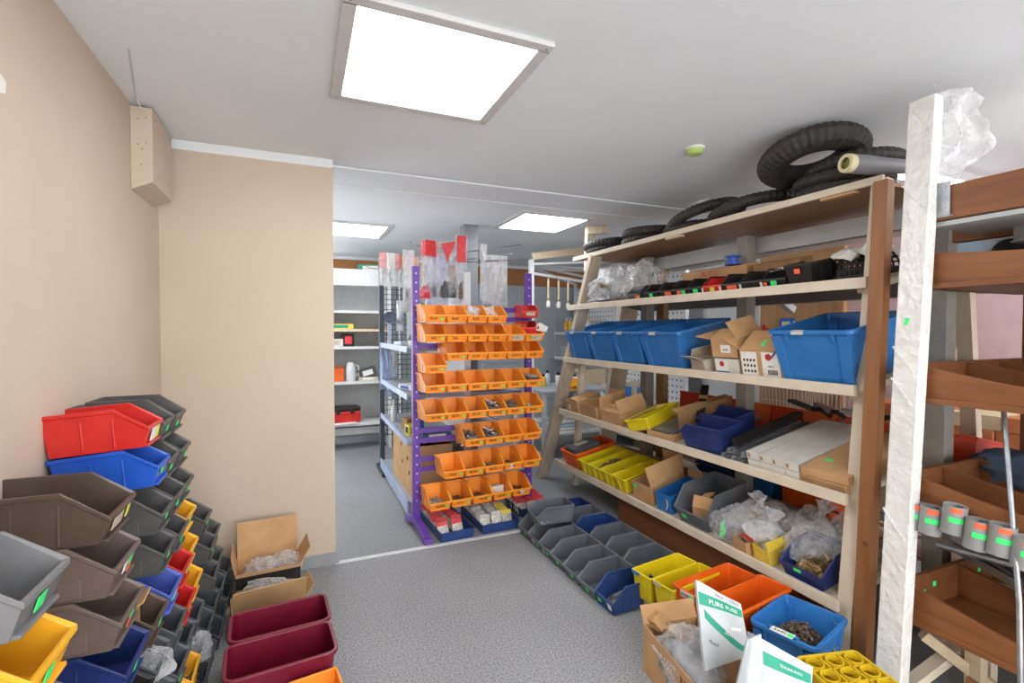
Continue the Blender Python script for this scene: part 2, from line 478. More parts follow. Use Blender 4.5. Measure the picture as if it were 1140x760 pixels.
# ---- ceiling lights
M_panel = emit('lit_diffuser', '#f4f7fb', 13.0)
M_lframe = mat('light_frame', '#c9c9c8', .6)
def ceiling_light(label, x, y, sx=.63, sy=.64):
    t = thing('ceiling_light', label, 'ceiling light', (x, y, 2.4), 0, 'square ceiling lights')
    fm = MB()
    for (a, b_, c, d) in ((0, sy/2+.012, sx+.07, .045), (0, -sy/2-.012, sx+.07, .045), (sx/2+.012, 0, .045, sy), (-sx/2-.012, 0, .045, sy)):
        fm.box((a, b_, -.009), (c, d, .018))
    obj('light_frame', fm, M_lframe, t, bevel=.003)
    obj('diffuser', MB().box((0, 0, -.008), (sx-.02, sy-.02, .006)), M_panel, t)
    for a in (-1, 1):
        for b_ in (-1, 1): obj('screw', MB().lathe([(.004, -.0205), (.004, -.017)], 8), MATS['steel'], t, (a*(sx/2+.012), b_*(sy/2+.012), 0))
    return t
ceiling_light('large square light panel in the ceiling nearest the camera', .47, 1.885)
ceiling_light('square ceiling light further back, above the timber shelving', 2.05, 4.09)
ceiling_light('square ceiling light at the rear left, partly behind the beige partition', .46, 5.10)
for x, y in ((.47, -.75), (2.2, -.75), (3.3, .35)):  # extra panels outside the frame, added as fill light
    ceiling_light('added square ceiling light out of view, giving fill light', x, y)

t = thing('batten_light', 'slim lit tube light at far right, above the brown trough rack', 'ceiling light', (3.66, 1.80, 2.4))
obj('housing', MB().box((0, 0, -.03), (.9, .13, .06)), M_lframe, t, bevel=.006)
obj('diffuser', MB().box((0, 0, -.068), (.86, .10, .02)), M_panel, t, bevel=.006)
t = thing('smoke_alarm', 'round green-white smoke alarm on the ceiling', 'smoke alarm', (1.99, 2.10, 2.4))
obj('base', MB().lathe([(.05, 0), (.05, -.012), (.046, -.014)], 28), mat('alarm_white', '#d6dcc6', .5), t)
obj('cover', MB().lathe([(.044, -.013), (.042, -.03), (.034, -.038), (.012, -.04)], 28), mat('alarm_green', '#a9c06c', .5), t)

# ---- boxed-in fuse cover high in the corner of the left wall
t = thing('wall_box', 'beige boxed cover high on left wall beside the partition corner', 'box', (-.68, 2.83, 0))
m = MB().loft([[(0, -.18, 2.02), (.082, -.18, 2.06), (.082, -.18, 2.385), (0, -.18, 2.385)], [(0, .18, 2.02), (.082, .18, 2.06), (.082, .18, 2.385), (0, .18, 2.385)]])
obj('cover', m, M_wall, t, bevel=.004)
for y, z in ((-.12, 2.35), (.12, 2.35), (-.1, 2.1), (.1, 2.12)): obj('screw', MB().lathe([(.003, 0), (.003, .003)], 8), MATS['card_dark'], t, (.082, y, z), (0, pi/2, 0))
for x, z in ((.03, 2.33), (.06, 2.34), (.03, 2.22), (.045, 2.2), (.06, 2.23), (.04, 2.13)): obj('screw', MB().lathe([(.003, 0), (.003, .003)], 8), MATS['card_dark'], t, (x, -.18, z), (pi/2, 0, 0))
tag(obj('cable', MB().tube([(-.63, 2.64, 2.36), (-.64, 2.6, 2.393), (-.6, 2.4, 2.396), (-.55, 2.15, 2.397)], .003, 6), MATS['white_metal']), 'thin white cable from the wall box along the ceiling', 'cable')
tag(obj('paint_chip', MB().prism([(0, 0), (.03, .01), (.035, .04), (.012, .05), (-.004, .03)], 0, .003, Matrix.Translation((-.68, 1.62, 1.985)) @ Matrix.Rotation(pi/2, 4, 'Z') @ Matrix.Rotation(pi/2, 4, 'X')), MATS['paper']), 'white scrap of tape stuck on the beige left wall', 'tape')

# ---- square steel column behind the purple rack
c = struct('trim_10', MB().box((1.48, 4.50, 1.2), (.135, .135, 2.4)), mat('column_grey', '#7f8287', .45), bevel=.004)

# ---- world and camera
w = bpy.data.worlds.new('daylight'); S.world = w; w.use_nodes = True
w.node_tree.nodes['Background'].inputs[0].default_value = (.98, .99, 1, 1)
w.node_tree.nodes['Background'].inputs[1].default_value = 4.0
cam = bpy.data.cameras.new('camera'); co = bpy.data.objects.new('camera', cam); COL.objects.link(co)
co.location = (0, 0, 1.4)
cam.sensor_width = 36; cam.lens = 36*548/1140; cam.clip_start = .02
co.rotation_euler = (R(90-1.25), 0, R(-23.2))
S.camera = co
S.view_settings.view_transform = 'Standard'; S.view_settings.look = 'None'
S.view_settings.gamma = 1; S.view_settings.use_curve_mapping = False
S.view_settings.exposure = 0.38
# ================================================================ STORAGE BINS (one shape, many colours)
BINM = {}
STK = MB().box((0, 0, 0), (.0012, .026, .017))
def sticker_mesh(col, w=.026, h=.017):
    k = ('stk', col, w, h)
    if k not in BINM: BINM[k] = MB().box((0, 0, 0), (.0014, w, h)).mesh('sticker', MATS[col])
    return BINM[k]
def storage_bin(label, colour, loc, rz, L=.25, W=.145, H=.125, style='rib', dots=(('green_dot', -.02, .5),), group=None, text=None,
                tilt=0, lip=.50, name='storage_bin', rimx=.68):
    """dots: (colour, sideways offset, height fraction of the lip)"""
    k = (colour, L, W, H, style, lip, rimx)
    if k not in BINM: BINM[k] = bin_mb(L, W, H, style=style, lip=lip, rimx=rimx).mesh('bin_body', MATS[colour])
    o = thing(name, label, 'bin', loc, rz, group, (0, -tilt, rz))
    obj('bin_body', BINM[k], None, o, bevel=.0018)
    hl = lip*H
    for d in dots:
        c, y, f = d[:3]; w, h = (d[3], d[4]) if len(d) > 3 else (.026, .017)
        so = obj('sticker', sticker_mesh(c, w, h), None, o, (.93*L+.07*L*(f*hl+0)/hl+.0062 if f < .74 else L+.0062, y, f*hl), (0, -math.atan2(.07*L, hl) if f < .74 else 0, 0))
        so.rotation_euler.y = math.atan2(.07*L, hl) if f < .74 else 0
    if text:
        s, y, f, size = text
        to = obj('lettering', text_mesh(s, size, MATS['ink']), None, o, (.93*L+.07*L*f+.0068, y, f*hl))
        to.rotation_euler = Matrix(((0, 0, 1), (1, 0, 0), (0, 1, 0))).to_euler()
        to.rotation_euler = (Matrix.Rotation(math.atan2(.07*L, hl), 3, 'Y') @ Matrix(((0, 0, 1), (1, 0, 0), (0, 1, 0)))).to_euler()
    return o

G_WALL = 'storage bins stacked along the left wall'
CN = {'charcoal': 'charcoal grey', 'charcoal_blue': 'dark slate', 'brown_grey': 'brownish grey', 'brown_black': 'brown-black', 'jet': 'black',
      'red_plastic': 'red', 'blue_plastic': 'bright blue', 'lilac_blue': 'pale blue', 'amber_plastic': 'amber yellow', 'mid_grey': 'mid grey', 'navy_plastic': 'navy blue',
      'orange_bin': 'orange'}
PITCH = .1285
def xf(z): return -.345-.068*z
LEV = ['on the floor', 'second from the floor', 'third from the floor', 'fourth from the floor', 'fifth from the floor', 'sixth from the floor', 'seventh from the floor', 'second from the top', 'topmost']
ch, cb = 'charcoal', 'charcoal_blue'
wall_cols = [
    (2.88, 'of the low stack beside the open carton', [cb, cb]),
    (2.70, 'of the four-high stack left of the carton', [cb, cb, ch, ch]),
    (2.535, 'of the five-high stack by the yellow bins', [cb, cb, ch, ch, ch]),
    (2.36, 'of the low pair between taller stacks', [cb, cb]),
    (2.20, 'of the stack with three yellow bins', [cb, cb, cb, 'amber_plastic', 'amber_plastic', 'amber_plastic', ch, ch, ch]),
    (2.045, 'of the stack with two adjoining red bins', [cb, 'amber_plastic', cb, 'red_plastic', 'red_plastic', ch, ch, ch, ch]),
    (1.885, 'of the stack topped by the big red bin', [cb, 'amber_plastic', cb, cb, 'lilac_blue', ch, ch, 'blue_plastic', 'red_plastic']),
    (1.715, 'of the stack under the carton-filled bin', [cb, cb, cb, cb, 'brown_black']),
]
rnd = random.Random(3)
for ci, (y, where, cols) in enumerate(wall_cols):
    for k, c in enumerate(cols):
        z = k*PITCH; x = xf(z+.06)
        lv = 'topmost' if k == len(cols)-1 else ['on the floor', 'second up', 'third up', 'fourth up', 'fifth up', 'sixth up', 'seventh up', 'eighth up'][k]
        dots = [('green_dot', rnd.uniform(-.03, .03), rnd.uniform(.4, .62))]
        if c in ('red_plastic',) and k == 8: dots = [('yellow_dot', .035, .5, .03, .04), ('paper', -.01, .5, .05, .045)]
        if c == 'amber_plastic': dots = [('green_dot', -.01, .5), ('paper', -.04, .5, .026, .03)]
        if c == 'lilac_blue': dots = [('green_dot', -.03, .6), ('paper', .015, .55, .04, .03)]
        tilt = R(4) if (c == 'red_plastic' and k == 8) else (R(5) if c == 'blue_plastic' else rnd.uniform(-.01, .015))
        jy = rnd.uniform(-.004, .004); jx = rnd.uniform(-.008, .008)
        L = .255
        storage_bin(f'{CN[c]} storage bin, {lv} {where}', c, (x-L+jx, y+jy, z), rnd.uniform(-.02, .02),
                    L=L, W=.148, H=.126, style='rib' if c not in (ch,) else 'panel', dots=dots, group=G_WALL, tilt=tilt)
# the nearer stack of larger bins
near = ['charcoal_blue', 'charcoal_blue', 'charcoal_blue', 'jet', 'navy_plastic', 'brown_grey', 'brown_grey', 'brown_black']
nm = ['on the floor', 'second up', 'third up', 'fourth up, black inside,', 'fifth up', 'sixth up', 'second from the top', 'with wide dark mouth, topmost']
ND = {7: [('yellow_dot', .055, .5, .022, .03), ('card_grey', -.02, .5, .07, .03)], 6: [('green_dot', .03, .62), ('paper', -.01, .6, .024, .03), ('orange_dot', .035, .3)],
      5: [('green_dot', 0, .66), ('orange_dot', -.01, .4)], 4: [('green_dot', 0, .5)]}
for k, c in enumerate(near):
    z = k*PITCH; x = xf(z+.06)-.012
    storage_bin(f'large {CN[c]} storage bin {nm[k]} of the wide-bin stack near camera', c, (x-.27, 1.515, z), 0, L=.275, W=.185, H=.132,
                style='panel' if c == 'brown_grey' else 'rib', dots=ND.get(k, [('green_dot', .02, .5)]), group=G_WALL)
# nearest stack at the left edge
for k, c in enumerate(['charcoal_blue']*6 + ['amber_plastic', 'mid_grey']):
    z = k*PITCH+.01
    lab = {7: 'mid grey storage bin at the left edge, topmost of the nearest stack', 6: 'amber yellow storage bin at the left edge under the mid grey bin'}.get(k, 'dark grey storage bin low in the nearest stack, below the amber yellow bin')
    storage_bin(lab, c, (xf(z)-.275, 1.085, z), 0, L=.275, W=.16, H=.13, style='panel', dots=[('green_dot', -.01, .5, .03, .026)], group=G_WALL)

# things lying in the wall bins
c = carton('small_carton', 'small brown carton inside the brown-black bin of the middle stack', 'box', .13, .10, .10, (-.51, 1.715, 4*PITCH+.006), .05, flaps=(('+x', 150),), fl=.03)
for n, (x, y, k, seed) in enumerate([(-.40, 2.045, 1, 3), (-.38, 2.20, 0, 5), (-.39, 1.885, 1, 8)]):
    tag(obj('bolt_pile', pile_mb(.12, .10, .035, 26, .055, .0035, seed), MATS['steel'], None, (x-.03, y, k*PITCH+.006)),
        ['steel bolts heaped in the amber bin second up in the red-bin stack', 'steel bolts in the floor bin of the yellow-bin stack', 'long steel bolts in the amber bin of the red-topped stack'][n], 'bolts', kind='stuff')
tag(obj('plastic_bag', blob_mb(.06, .05, .05, 4), MATS['clear_film'], None, (-.42, 1.715, 3*PITCH+.01)), 'clear plastic bag in the bin under the carton-filled bin', 'bag')
tag(obj('plastic_bag', blob_mb(.07, .05, .06, 9), MATS['clear_film'], None, (-.40, 2.20, 1*PITCH+.01)), 'clear plastic bag in the low bin under the yellow bins', 'bag')

# ================================================================ LEFT FLOOR: cartons and tubs
c1 = carton('carton', 'open carton with a black front strip standing against the beige partition', 'box', .30, .20, .17, (-.17, 2.90, 0), R(4),
            flaps=(('+y', 97), ('-x', 100), ('+x', 120)), fl=.19)
sub(c1, 'flap')[1].scale = (.5, 1, 1); sub(c1, 'flap')[2].scale = (.5, 1, 1)
obj('front_strip', MB().box((0, -.1015, .125), (.30, .002, .06)), MATS['ink'], c1)
for i, (x, y, s) in enumerate([(-.20, 2.88, 3), (-.09, 2.90, 12)]):
    tag(obj('plastic_bag', blob_mb(.075, .065, .065, s, .25), MATS['clear_film'], None, (x, y, .10)), ['crumpled clear bag in the open carton, left one', 'crumpled clear bag in the open carton, right one'][i], 'bag', 'clear bags in the open carton')
c2 = carton('carton', 'low brown carton in front of the open carton, flap leaning towards the maroon tubs', 'box', .31, .16, .12, (-.155, 2.60, 0), R(9),
            flaps=(('-y', 112), ('+y', 200), ('+x', 125)), fl=.13)
sub(c2, 'flap')[1].scale = (.5, 1, 1); sub(c2, 'flap')[2].scale = (.5, 1, 1)
tag(obj('plastic_bag', blob_mb(.12, .06, .05, 21, .22), MATS['clear_film'], None, (-.16, 2.66, .10)), 'crumpled clear bag in the low brown carton', 'bag')

def maroon(label, x, y, rz, white):
    t = thing('storage_tub', label, 'tub', (x, y, 0), rz, 'maroon tubs')
    obj('tub_body', tub_mb(.35, .205, .25, .022, .004, .03, .009, .014), MATS['maroon'], t, bevel=.002)
    obj('sticker', MB().box((0, 0, 0), (.0014, .028, .026)), MATS['green_dot'], t, (.1685, -.03, .205), (0, R(5), 0))
    sc = MB()
    for k in range(3): sc.box((-.168, .03-k*.008, .19-k*.03), (.0014, .02, .016))
    obj('tape_scraps', sc, MATS['paper'], t)
    return t
maroon('maroon plastic tub against the low brown carton, the farther of two', -.085, 2.17, R(4), 0)
t = maroon('maroon plastic tub with a white sticker on its rim, the nearer of two', -.075, 1.945, R(5), 1)
obj('rim_label', MB().box((-.184, -.01, .215), (.002, .05, .045)), MATS['paper'], t)
storage_bin('small orange bin with a blue label at the bottom edge, before the maroon tubs', 'orange_bin', (.03, 1.83, 0), R(-90+8), L=.25, W=.15, H=.20, dots=(), lip=.6)
tag(obj('blue_card', MB().box((0, 0, 0), (.06, .03, .003)), MATS['blue_plastic'], None, (.0, 1.74, .135), (.3, 0, .2)), 'small blue card in the orange bin at the bottom edge', 'card')
# ================================================================ PURPLE BIN RACK
RX, RY, RA = .73, 3.40, R(5)
RM = Matrix.Translation((RX, RY, 0)) @ Matrix.Rotation(RA, 4, 'Z')
def rk(x, y, z): return tuple(RM @ Vector((x, y, z)))
rack = thing('bin_rack', 'purple perforated steel rack carrying rows of orange bins', 'rack', (RX, RY, 0), RA)
for x in (0, .90):
    m = MB().box((x, 0, .95), (.05, .035, 1.79))
    if x == 0: m.bar((x, -.005, .085), (x, -.24, .03), .05, .045); m.box((x, -.24, .02), (.05, .06, .04))
    m.bar((x, 0, .085), (x, .20, .03), .05, .045)
    up = obj('upright', m, MATS['purple'], rack, bevel=.003)
    h = MB()
    for i in range(26): h.lathe([(.0055, 0), (.0055, .001)], 8, Matrix.Translation((x, -.0178, .22+i*.063)) @ Matrix.Rotation(pi/2, 4, 'X'))
    obj('slot_holes', h, MATS['paper'], up)
ROWZ = [1.455, 1.325, 1.20, 1.12, .99, .80, .605, .405, .205]
rz_ = sorted([z+o_ for z in (1.455, 1.325, 1.195, .99, .80, .605, .405, .205) for o_ in (.03, .10)])
for z in rz_: obj('rail', MB().box((.45, -.019, z), (.90, .006, .036)).box((.45, -.024, z+.016), (.90, .008, .005)), MATS['purple'], rack, bevel=.001)

# rows: base z, first x (rack frame), count, lettering, contents
TX = ['4x50', '4x60', '4x60', '5x8', '4x5', '5x6', '5x10', '5x20', '5x20', '5x25', '6x10', '6x20', '6x2', '6x25,7', '6x30', '6x16', '4x50', '8x60', '8x20', '4x25', '4x30', '4x80', '8x100', '8x20', '8x12', '10x16', '8x45', '8x40', '8x160', '8x40', '8x200', '8x100', '10x8', '8x30', '8x50', '8x80', '10x8', '8x200', '5/16', '10x90']
rows = [(1.455, 0, 4, 'top row'), (1.325, 0, 6, 'second row'), (1.20, 1, 5, 'third row'), (1.12, 0, 1, 'lone place below the second row'),
        (.99, 0, 6, 'fifth row'), (.80, 0, 6, 'sixth row'), (.605, 1.85, 4, 'row of four'), (.405, .85, 5, 'second lowest row'), (.205, .1, 5, 'lowest row')]
CONT = {('fifth row', 3): 'screw', ('fifth row', 4): 'dark_screw', ('fifth row', 5): 'flat', ('sixth row', 0): 'screw', ('sixth row', 1): 'few', ('sixth row', 2): 'screw', ('sixth row', 3): 'long', ('sixth row', 4): 'long', ('sixth row', 5): 'nuts',
        ('row of four', 0): 'long', ('row of four', 1): 'long', ('second lowest row', 1): 'few', ('second lowest row', 2): 'screw', ('second lowest row', 3): 'dark_screw',
        ('lowest row', 0): 'nuts', ('lowest row', 1): 'dark_screw', ('lowest row', 2): 'dark_screw', ('lowest row', 3): 'card', ('lowest row', 4): 'dark_screw', ('third row', 1): 'red'}
rr = random.Random(11); ti = 0; PILES = {}
for (z, s0, n, rn) in rows:
    for i in range(n):
        x = .067+(s0+i)*.1515
        if rn == 'lowest row': x = .095+i*.156
        tx = TX[ti % len(TX)]; ti += 1
        where = 'sitting alone at the left' if n == 1 else ('leftmost' if i == 0 else 'rightmost' if i == n-1 else ORD[i]+' from left')
        lower = z < 1
        dots = [(('green_dot' if lower or i == 0 else 'orange_dot'), .045, .45, .018, .012)]
        if rn in ('row of four', 'second lowest row') and i in (2, 3): dots = [('orange_dot', .045, .45, .018, .012)]
        if (rn, i) == ('lowest row', 4): dots = [('paper', .0, .5, .03, .026)]
        if (rn, i) in (('second row', 4), ('second row', 5)): dots = [('card_grey', .01, .5, .09, .036)]
        if rn == 'second lowest row' and i == 3: dots.append(('paper', -.02, .5, .03, .03))
        storage_bin(f'orange rack bin {where} in the {rn} of the purple rack' if n > 1 else 'orange rack bin alone at the left end under the second row of the purple rack', 'orange_bin',
                    rk(x, -.028, z), RA-pi/2, L=.205, W=.146, H=.125, lip=.42, dots=dots, group='orange bins on the purple rack', text=(tx, -.015 if len(tx) < 5 else 0, .5, .026), rimx=.55)
        kd = CONT.get((rn, i))
        if not kd: continue
        p = rk(x, -.13, z+.006); rot = (0, 0, RA+rr.uniform(-.1, .1))
        what = {'screw': 'silver screws', 'dark_screw': 'dark screws', 'few': 'few silver screws', 'long': 'long silver bolts', 'nuts': 'small pale nuts', 'flat': 'flat grey metal plates', 'card': 'white folded card', 'red': 'red plastic plugs'}[kd]
        lab = f'{what} in the orange bin {where}, {rn} of purple rack'
        if kd == 'card':
            tag(obj('folded_card', MB().box((0, 0, .03), (.11, .004, .06)).box((0, .03, .05), (.11, .06, .003)), MATS['paper'], None, p, rot), lab, 'card'); continue
        if kd == 'flat':
            t = thing('metal_plates', lab, 'plates', (p[0], p[1], p[2]), RA)
            for j in range(4): obj('plate', MB().box((0, 0, .004+j*.012), (.11, .13, .006)), MATS['galv'], t, (0, 0, .03), (R(8), 0, j*.1))
            continue
        key = kd+str(i % 2)
        if key not in PILES:
            PILES[key] = {'screw': lambda: pile_mb(.115, .14, .045, 60, .025, .002, i+1).mesh('screw_pile', MATS['screw']), 'dark_screw': lambda: pile_mb(.115, .13, .035, 60, .02, .002, i+2).mesh('screw_pile', MATS['dark_screw']),
                          'few': lambda: pile_mb(.10, .10, .02, 18, .022, .002, i+3).mesh('screw_pile', MATS['screw']), 'long': lambda: pile_mb(.115, .15, .085, 80, .07, .003, i+4).mesh('screw_pile', MATS['screw']),
                          'nuts': lambda: pile_mb(.11, .12, .05, 90, .012, .003, i+5).mesh('screw_pile', MATS['hex_nuts']), 'red': lambda: pile_mb(.11, .12, .05, 40, .03, .003, i+6).mesh('screw_pile', MATS['header_red'])}[kd]()
        tag(obj('screw_pile', PILES[key], None, None, p, rot), lab, 'screws', kind='stuff')

# two red bins at the right end of the top rows, with a white flap
for j, (z, lab) in enumerate([(1.475, 'upper of two red bins at the top right of the purple rack'), (1.375+.03, 'lower red bin at the top right of the purple rack, with a torn white card')]):
    storage_bin(lab, 'red_plastic', rk(.83, -.02, z-(.05 if j else 0)+.02), RA-pi/2-R(8), L=.19, W=.12, H=.10, dots=[('card_grey', 0, .6, .07, .03)] if j == 0 else (), group='red bins at the right end of the rack')
t = tag(obj('torn_card', MB().prism([(0, 0), (.09, -.01), (.12, .03), (.06, .07), (.02, .05)], 0, .004), MATS['paper'], None, rk(.84, -.22, 1.40), (R(60), 0, R(10))), 'torn white card sticking out of the red bin on the rack', 'card')
# milky bags stuffed into the top row
for i, (x, s) in enumerate([(.37, 2), (.50, 6)]):
    tag(obj('plastic_bag', blob_mb(.055, .06, .055, s, .3), MATS['milky_film'], None, rk(x, -.12, 1.475)), ['crumpled clear bag in the third orange bin of the top row', 'tall crumpled clear bag in the fourth orange bin of the top row'][i], 'bag')

# blue trays of carded packets under the rack
def packet_meshes(key, header, body, w=.075, h=.10):
    return (pillow_mb(w, h*.75, .012, hash_(key), 5, 6).mesh('pouch', MATS[body]), MB().box((0, 0, h*.75+h*.14), (w, .003, h*.28)).mesh('header_card', MATS[header]))
def hash_(s): return sum(ord(c) for c in s) % 17
PK = {k: packet_meshes(k, *v) for k, v in {'red': ('header_red', 'pouch_white'), 'yellow': ('pouch_yellow', 'pouch_grey'), 'plain': ('pouch_grey', 'pouch_white')}.items()}
def packets(x0, y0, z, nx, ny, dx, dy, rz, kind, label, group, lean=R(-28)):
    first = None
    for j in range(ny):
        for i in range(nx):
            k = kind(i, j) if callable(kind) else kind
            lx = x0+i*dx+rr.uniform(-.004, .004); ly = y0+j*dy
            p = Vector((lx, ly, z+rr.uniform(-.004, .008)))
            p = Matrix.Translation((x0, y0, 0)) @ Matrix.Rotation(rz, 4, 'Z') @ Vector((p.x-x0, p.y-y0, p.z))
            lb = label(k, i, j) if callable(label) else label
            o = thing('hardware_packet', lb, 'packet', p, 0, group, (lean+rr.uniform(-.12, .12), rr.uniform(-.08, .08), rz+rr.uniform(-.12, .12)))
            obj('pouch', PK[k][0], None, o); obj('header_card', PK[k][1], None, o)
def tray(label, w, d, h, x, y, rz):
    t = thing('display_tray', label, 'tray', (x, y, 0), rz, 'blue floor trays under the rack')
    obj('tray_body', tub_mb(w, d, h, .006, .004, .006, .002, .008), MATS['cobalt'], t)
    return t
tray('blue tray of red-topped packets at the left under the purple rack', .24, .52, .065, .935, 3.40, R(4))
tray('blue tray of beige packets in the middle under the purple rack', .28, .48, .065, 1.265, 3.40, R(2))
tray('blue tray of red-topped packets at the right under the purple rack', .25, .46, .065, 1.62, 3.56, R(2))
packets(.88, 3.20, .012, 2, 9, .105, .047, R(4), 'red', lambda k, i, j: f'red-topped packet in the {"left" if i == 0 else "right"} row of the left blue tray, {"front one" if j == 0 else "back one" if j == 8 else ORD[j]+" from front"}', 'packets in the left blue tray')
packets(1.175, 3.21, .012, 3, 8, .088, .048, R(2), lambda i, j: 'yellow' if i == 2 and j < 4 else ('plain' if j < 5 else 'red'),
        lambda k, i, j: f'{ {"plain": "beige hardware", "yellow": "yellow-topped", "red": "red-topped"}[k]} packet in the middle blue tray, {["left", "middle", "right"][i]} row, {"front one" if j == 0 else "back one" if j == 7 else ORD[j]+" from front"}', 'packets in the middle blue tray')
packets(1.535, 3.38, .015, 3, 9, .084, .042, R(2), 'red', lambda k, i, j: f'red-topped packet in the right blue tray, {["left", "middle", "right"][i]} row, {"front one" if j == 0 else "back one" if j == 8 else ORD[j]+" from front"}', 'packets in the right blue tray', R(-20))

# ================================================================ GONDOLA BEHIND THE RACK
g = thing('gondola_shelf', 'double-sided white shop shelf with pale blue price rails behind the purple rack', 'shelf', (.72, 3.62, 0))
obj('base', MB().box((.45, .66, .065), (.88, 1.32, .13)), MATS['grey_shelf'], g, bevel=.004)
obj('price_rail', MB().box((-.005, .66, .10), (.012, 1.34, .09)), MATS['price_rail'], g)
obj('back_panel', MB().box((.46, .66, .95), (.03, 1.30, 1.64)), MATS['white_metal'], g)
for y in (.02, 1.29): obj('post', MB().box((.46, y, .95), (.05, .035, 1.80)), MATS['white_metal'], g)
for z in (.57, .91, 1.26):
    obj('shelf', MB().box((.22, .66, z), (.44, 1.29, .022)), MATS['grey_shelf'], g)
    obj('price_rail', MB().box((-.004, .66, z+.002), (.010, 1.31, .045)), MATS['price_rail'], g)
    obj('shelf', MB().box((.70, .66, z), (.44, 1.29, .022)), MATS['grey_shelf'], g)
    obj('price_rail', MB().box((.924, .66, z+.002), (.010, 1.31, .045)), MATS['price_rail'], g)
# peg hooks rising behind the rack
hk = [((.10, .30, 2.08), (.34, .20, 2.05)), ((.02, .75, 2.06), (.34, .55, 2.03)), ((-.08, 1.0, 2.03), (.40, .9, 2.0)), ((-.12, 1.25, 2.0), (.40, 1.2, 1.95)), ((.55, .35, 2.06), (.98, .15, 2.12)), ((.5, .5, 2.0), (1.0, .4, 2.08)), ((.45, .2, 1.95), (1.0, .0, 1.98))]
for a, b_ in hk: obj('hook', MB().tube([b_, a, (a[0]-.02 if a[0] < .4 else a[0], a[1], a[2]+.03)], .005, 6), MATS['steel'], g)
obj('hook_rail', MB().box((.46, .25, 1.93), (.03, .03, .5)).box((.46, 1.1, 1.93), (.03, .03, .36)).box((.46, .7, 2.0), (.03, 1.0, .03)), MATS['grey_shelf'], g)

# hanging bags above the rack
def hang_bag(label, x, y, ztop, w, h, t, film_, seed, rz=0, header=None, contents=None, cz=.06, group=None, cat='bag', hh=.10):
    o = thing('hanging_bag', label, cat, (x, y, ztop-h), rz, group)
    obj('film', pillow_mb(w, h, t, seed, 9, 14, .3), MATS[film_], o)
    if header == 'tri': obj('header_card', MB().prism([(-.055, 0), (.055, .02), (-.005, -.15)], t*.5+.012, t*.5+.018, Matrix.Translation((0, 0, h-.03)) @ Matrix.Rotation(pi/2, 4, 'X')), MATS['header_red'], o)
    elif header: obj('header_card', MB().box((0, 0, h-hh/2+.01), (w*.8, t*1.15, hh)), MATS[header], o)
    if contents: obj('contents', blob_mb(w*.33, t*.4, h*.16, seed+1, .2), MATS[contents], o, (0, 0, cz-.03))
    return o
GB = 'bags hanging above the purple rack'
hang_bag('clear bag with a red triangle card hanging left of the grey column', 1.075, 3.80, 2.11, .19, .50, .07, 'clear_film', 1, R(-10), 'tri', 'dark_board', .08, GB)
hang_bag('clear bag with a narrow red card hanging right beside the grey column', 1.165, 3.72, 2.13, .09, .50, .05, 'clear_film', 2, R(-20), 'header_red', 'dark_screw', .05, GB, hh=.20)
hang_bag('clear bag with a crumpled red card, third from the grey column', .945, 3.86, 2.10, .15, .46, .07, 'clear_film', 3, R(15), 'header_red', 'grey_content', .06, GB, hh=.12)
hang_bag('bluish grey bag hanging behind the red triangle bag', 1.05, 4.02, 2.07, .18, .46, .06, 'blue_film', 4, R(-5), None, 'grey_content', .1, GB)
hang_bag('clear bag over a red ball at the left upright of the rack', .885, 3.78, 1.98, .13, .36, .07, 'clear_film', 5, R(10), None, 'header_red', .06, GB)
hang_bag('milky tall bag just left of the purple upright', .80, 3.98, 2.05, .10, .50, .06, 'milky_film', 15, R(10), None, 'grey_content', .1, GB)
for i, (x, f, sd) in enumerate([(1.36, 'milky_film', 6), (1.43, 'milky_film', 7), (1.52, 'milky_film', 8)]):
    hang_bag(['long white sleeve hanging just right of the grey column', 'tall milky sleeve in the middle right of the grey column', 'wide milky sleeve hanging near the right upright of the rack'][i], x, 3.76+.02*i, [2.10, 2.02, 2.02][i], [.06, .13, .13][i], [.46, .40, .42][i], .05, f, sd, R(-8), None, None if i == 0 else 'pouch_grey', .08, GB)
kinds = [('pink', 'pink_plastic', .66, 4.35, 2.06), ('white', 'paper', .70, 4.22, 2.04), ('pink and red', 'pink_plastic', .75, 4.3, 2.05), ('orange', 'peach_plastic', .82, 4.35, 2.05), ('pale pink', 'pink_plastic', .88, 4.30, 2.04), ('orange and white', 'peach_plastic', .93, 4.38, 2.05)]
for i, (nm_, c, x, y, zt) in enumerate(kinds):
    hang_bag(f'{nm_} packet hanging {"leftmost" if i == 0 else ORD[i]+" from left"} in the pink cluster over the wire mesh', x, y, zt, .075, .27, .04, 'milky_film', 20+i, R(20*(i % 3)-20), c, None, .1, 'packets hanging over the wire mesh', 'packet', .13)

# wire mesh panel with its dark post and board
g2 = thing('mesh_panel', 'black wire mesh display panel on a dark post behind the gondola', 'panel', (.735, 5.0, 0))
obj('post', MB().box((0, 0, 1.05), (.045, .045, 2.1)), mat('post_blue_grey', '#39424e', .45), g2, bevel=.003)
obj('foot', MB().box((0, -.02, .02), (.07, .42, .04)), MATS['black_metal'], g2, bevel=.006)
m = MB()
for i in range(11): m.tube([(.05+i*.05, 0, .35), (.05+i*.05, 0, 1.93)], .003, 5)
for i in range(32): m.tube([(.02, 0, .36+i*.05), (.58, 0, .36+i*.05)], .003, 5)
obj('mesh', m, MATS['black_metal'], g2)
obj('top_board', MB().box((.13, -.012, 2.0), (.24, .02, .22)), mat('board_blue', '#40404e', .5), g2)
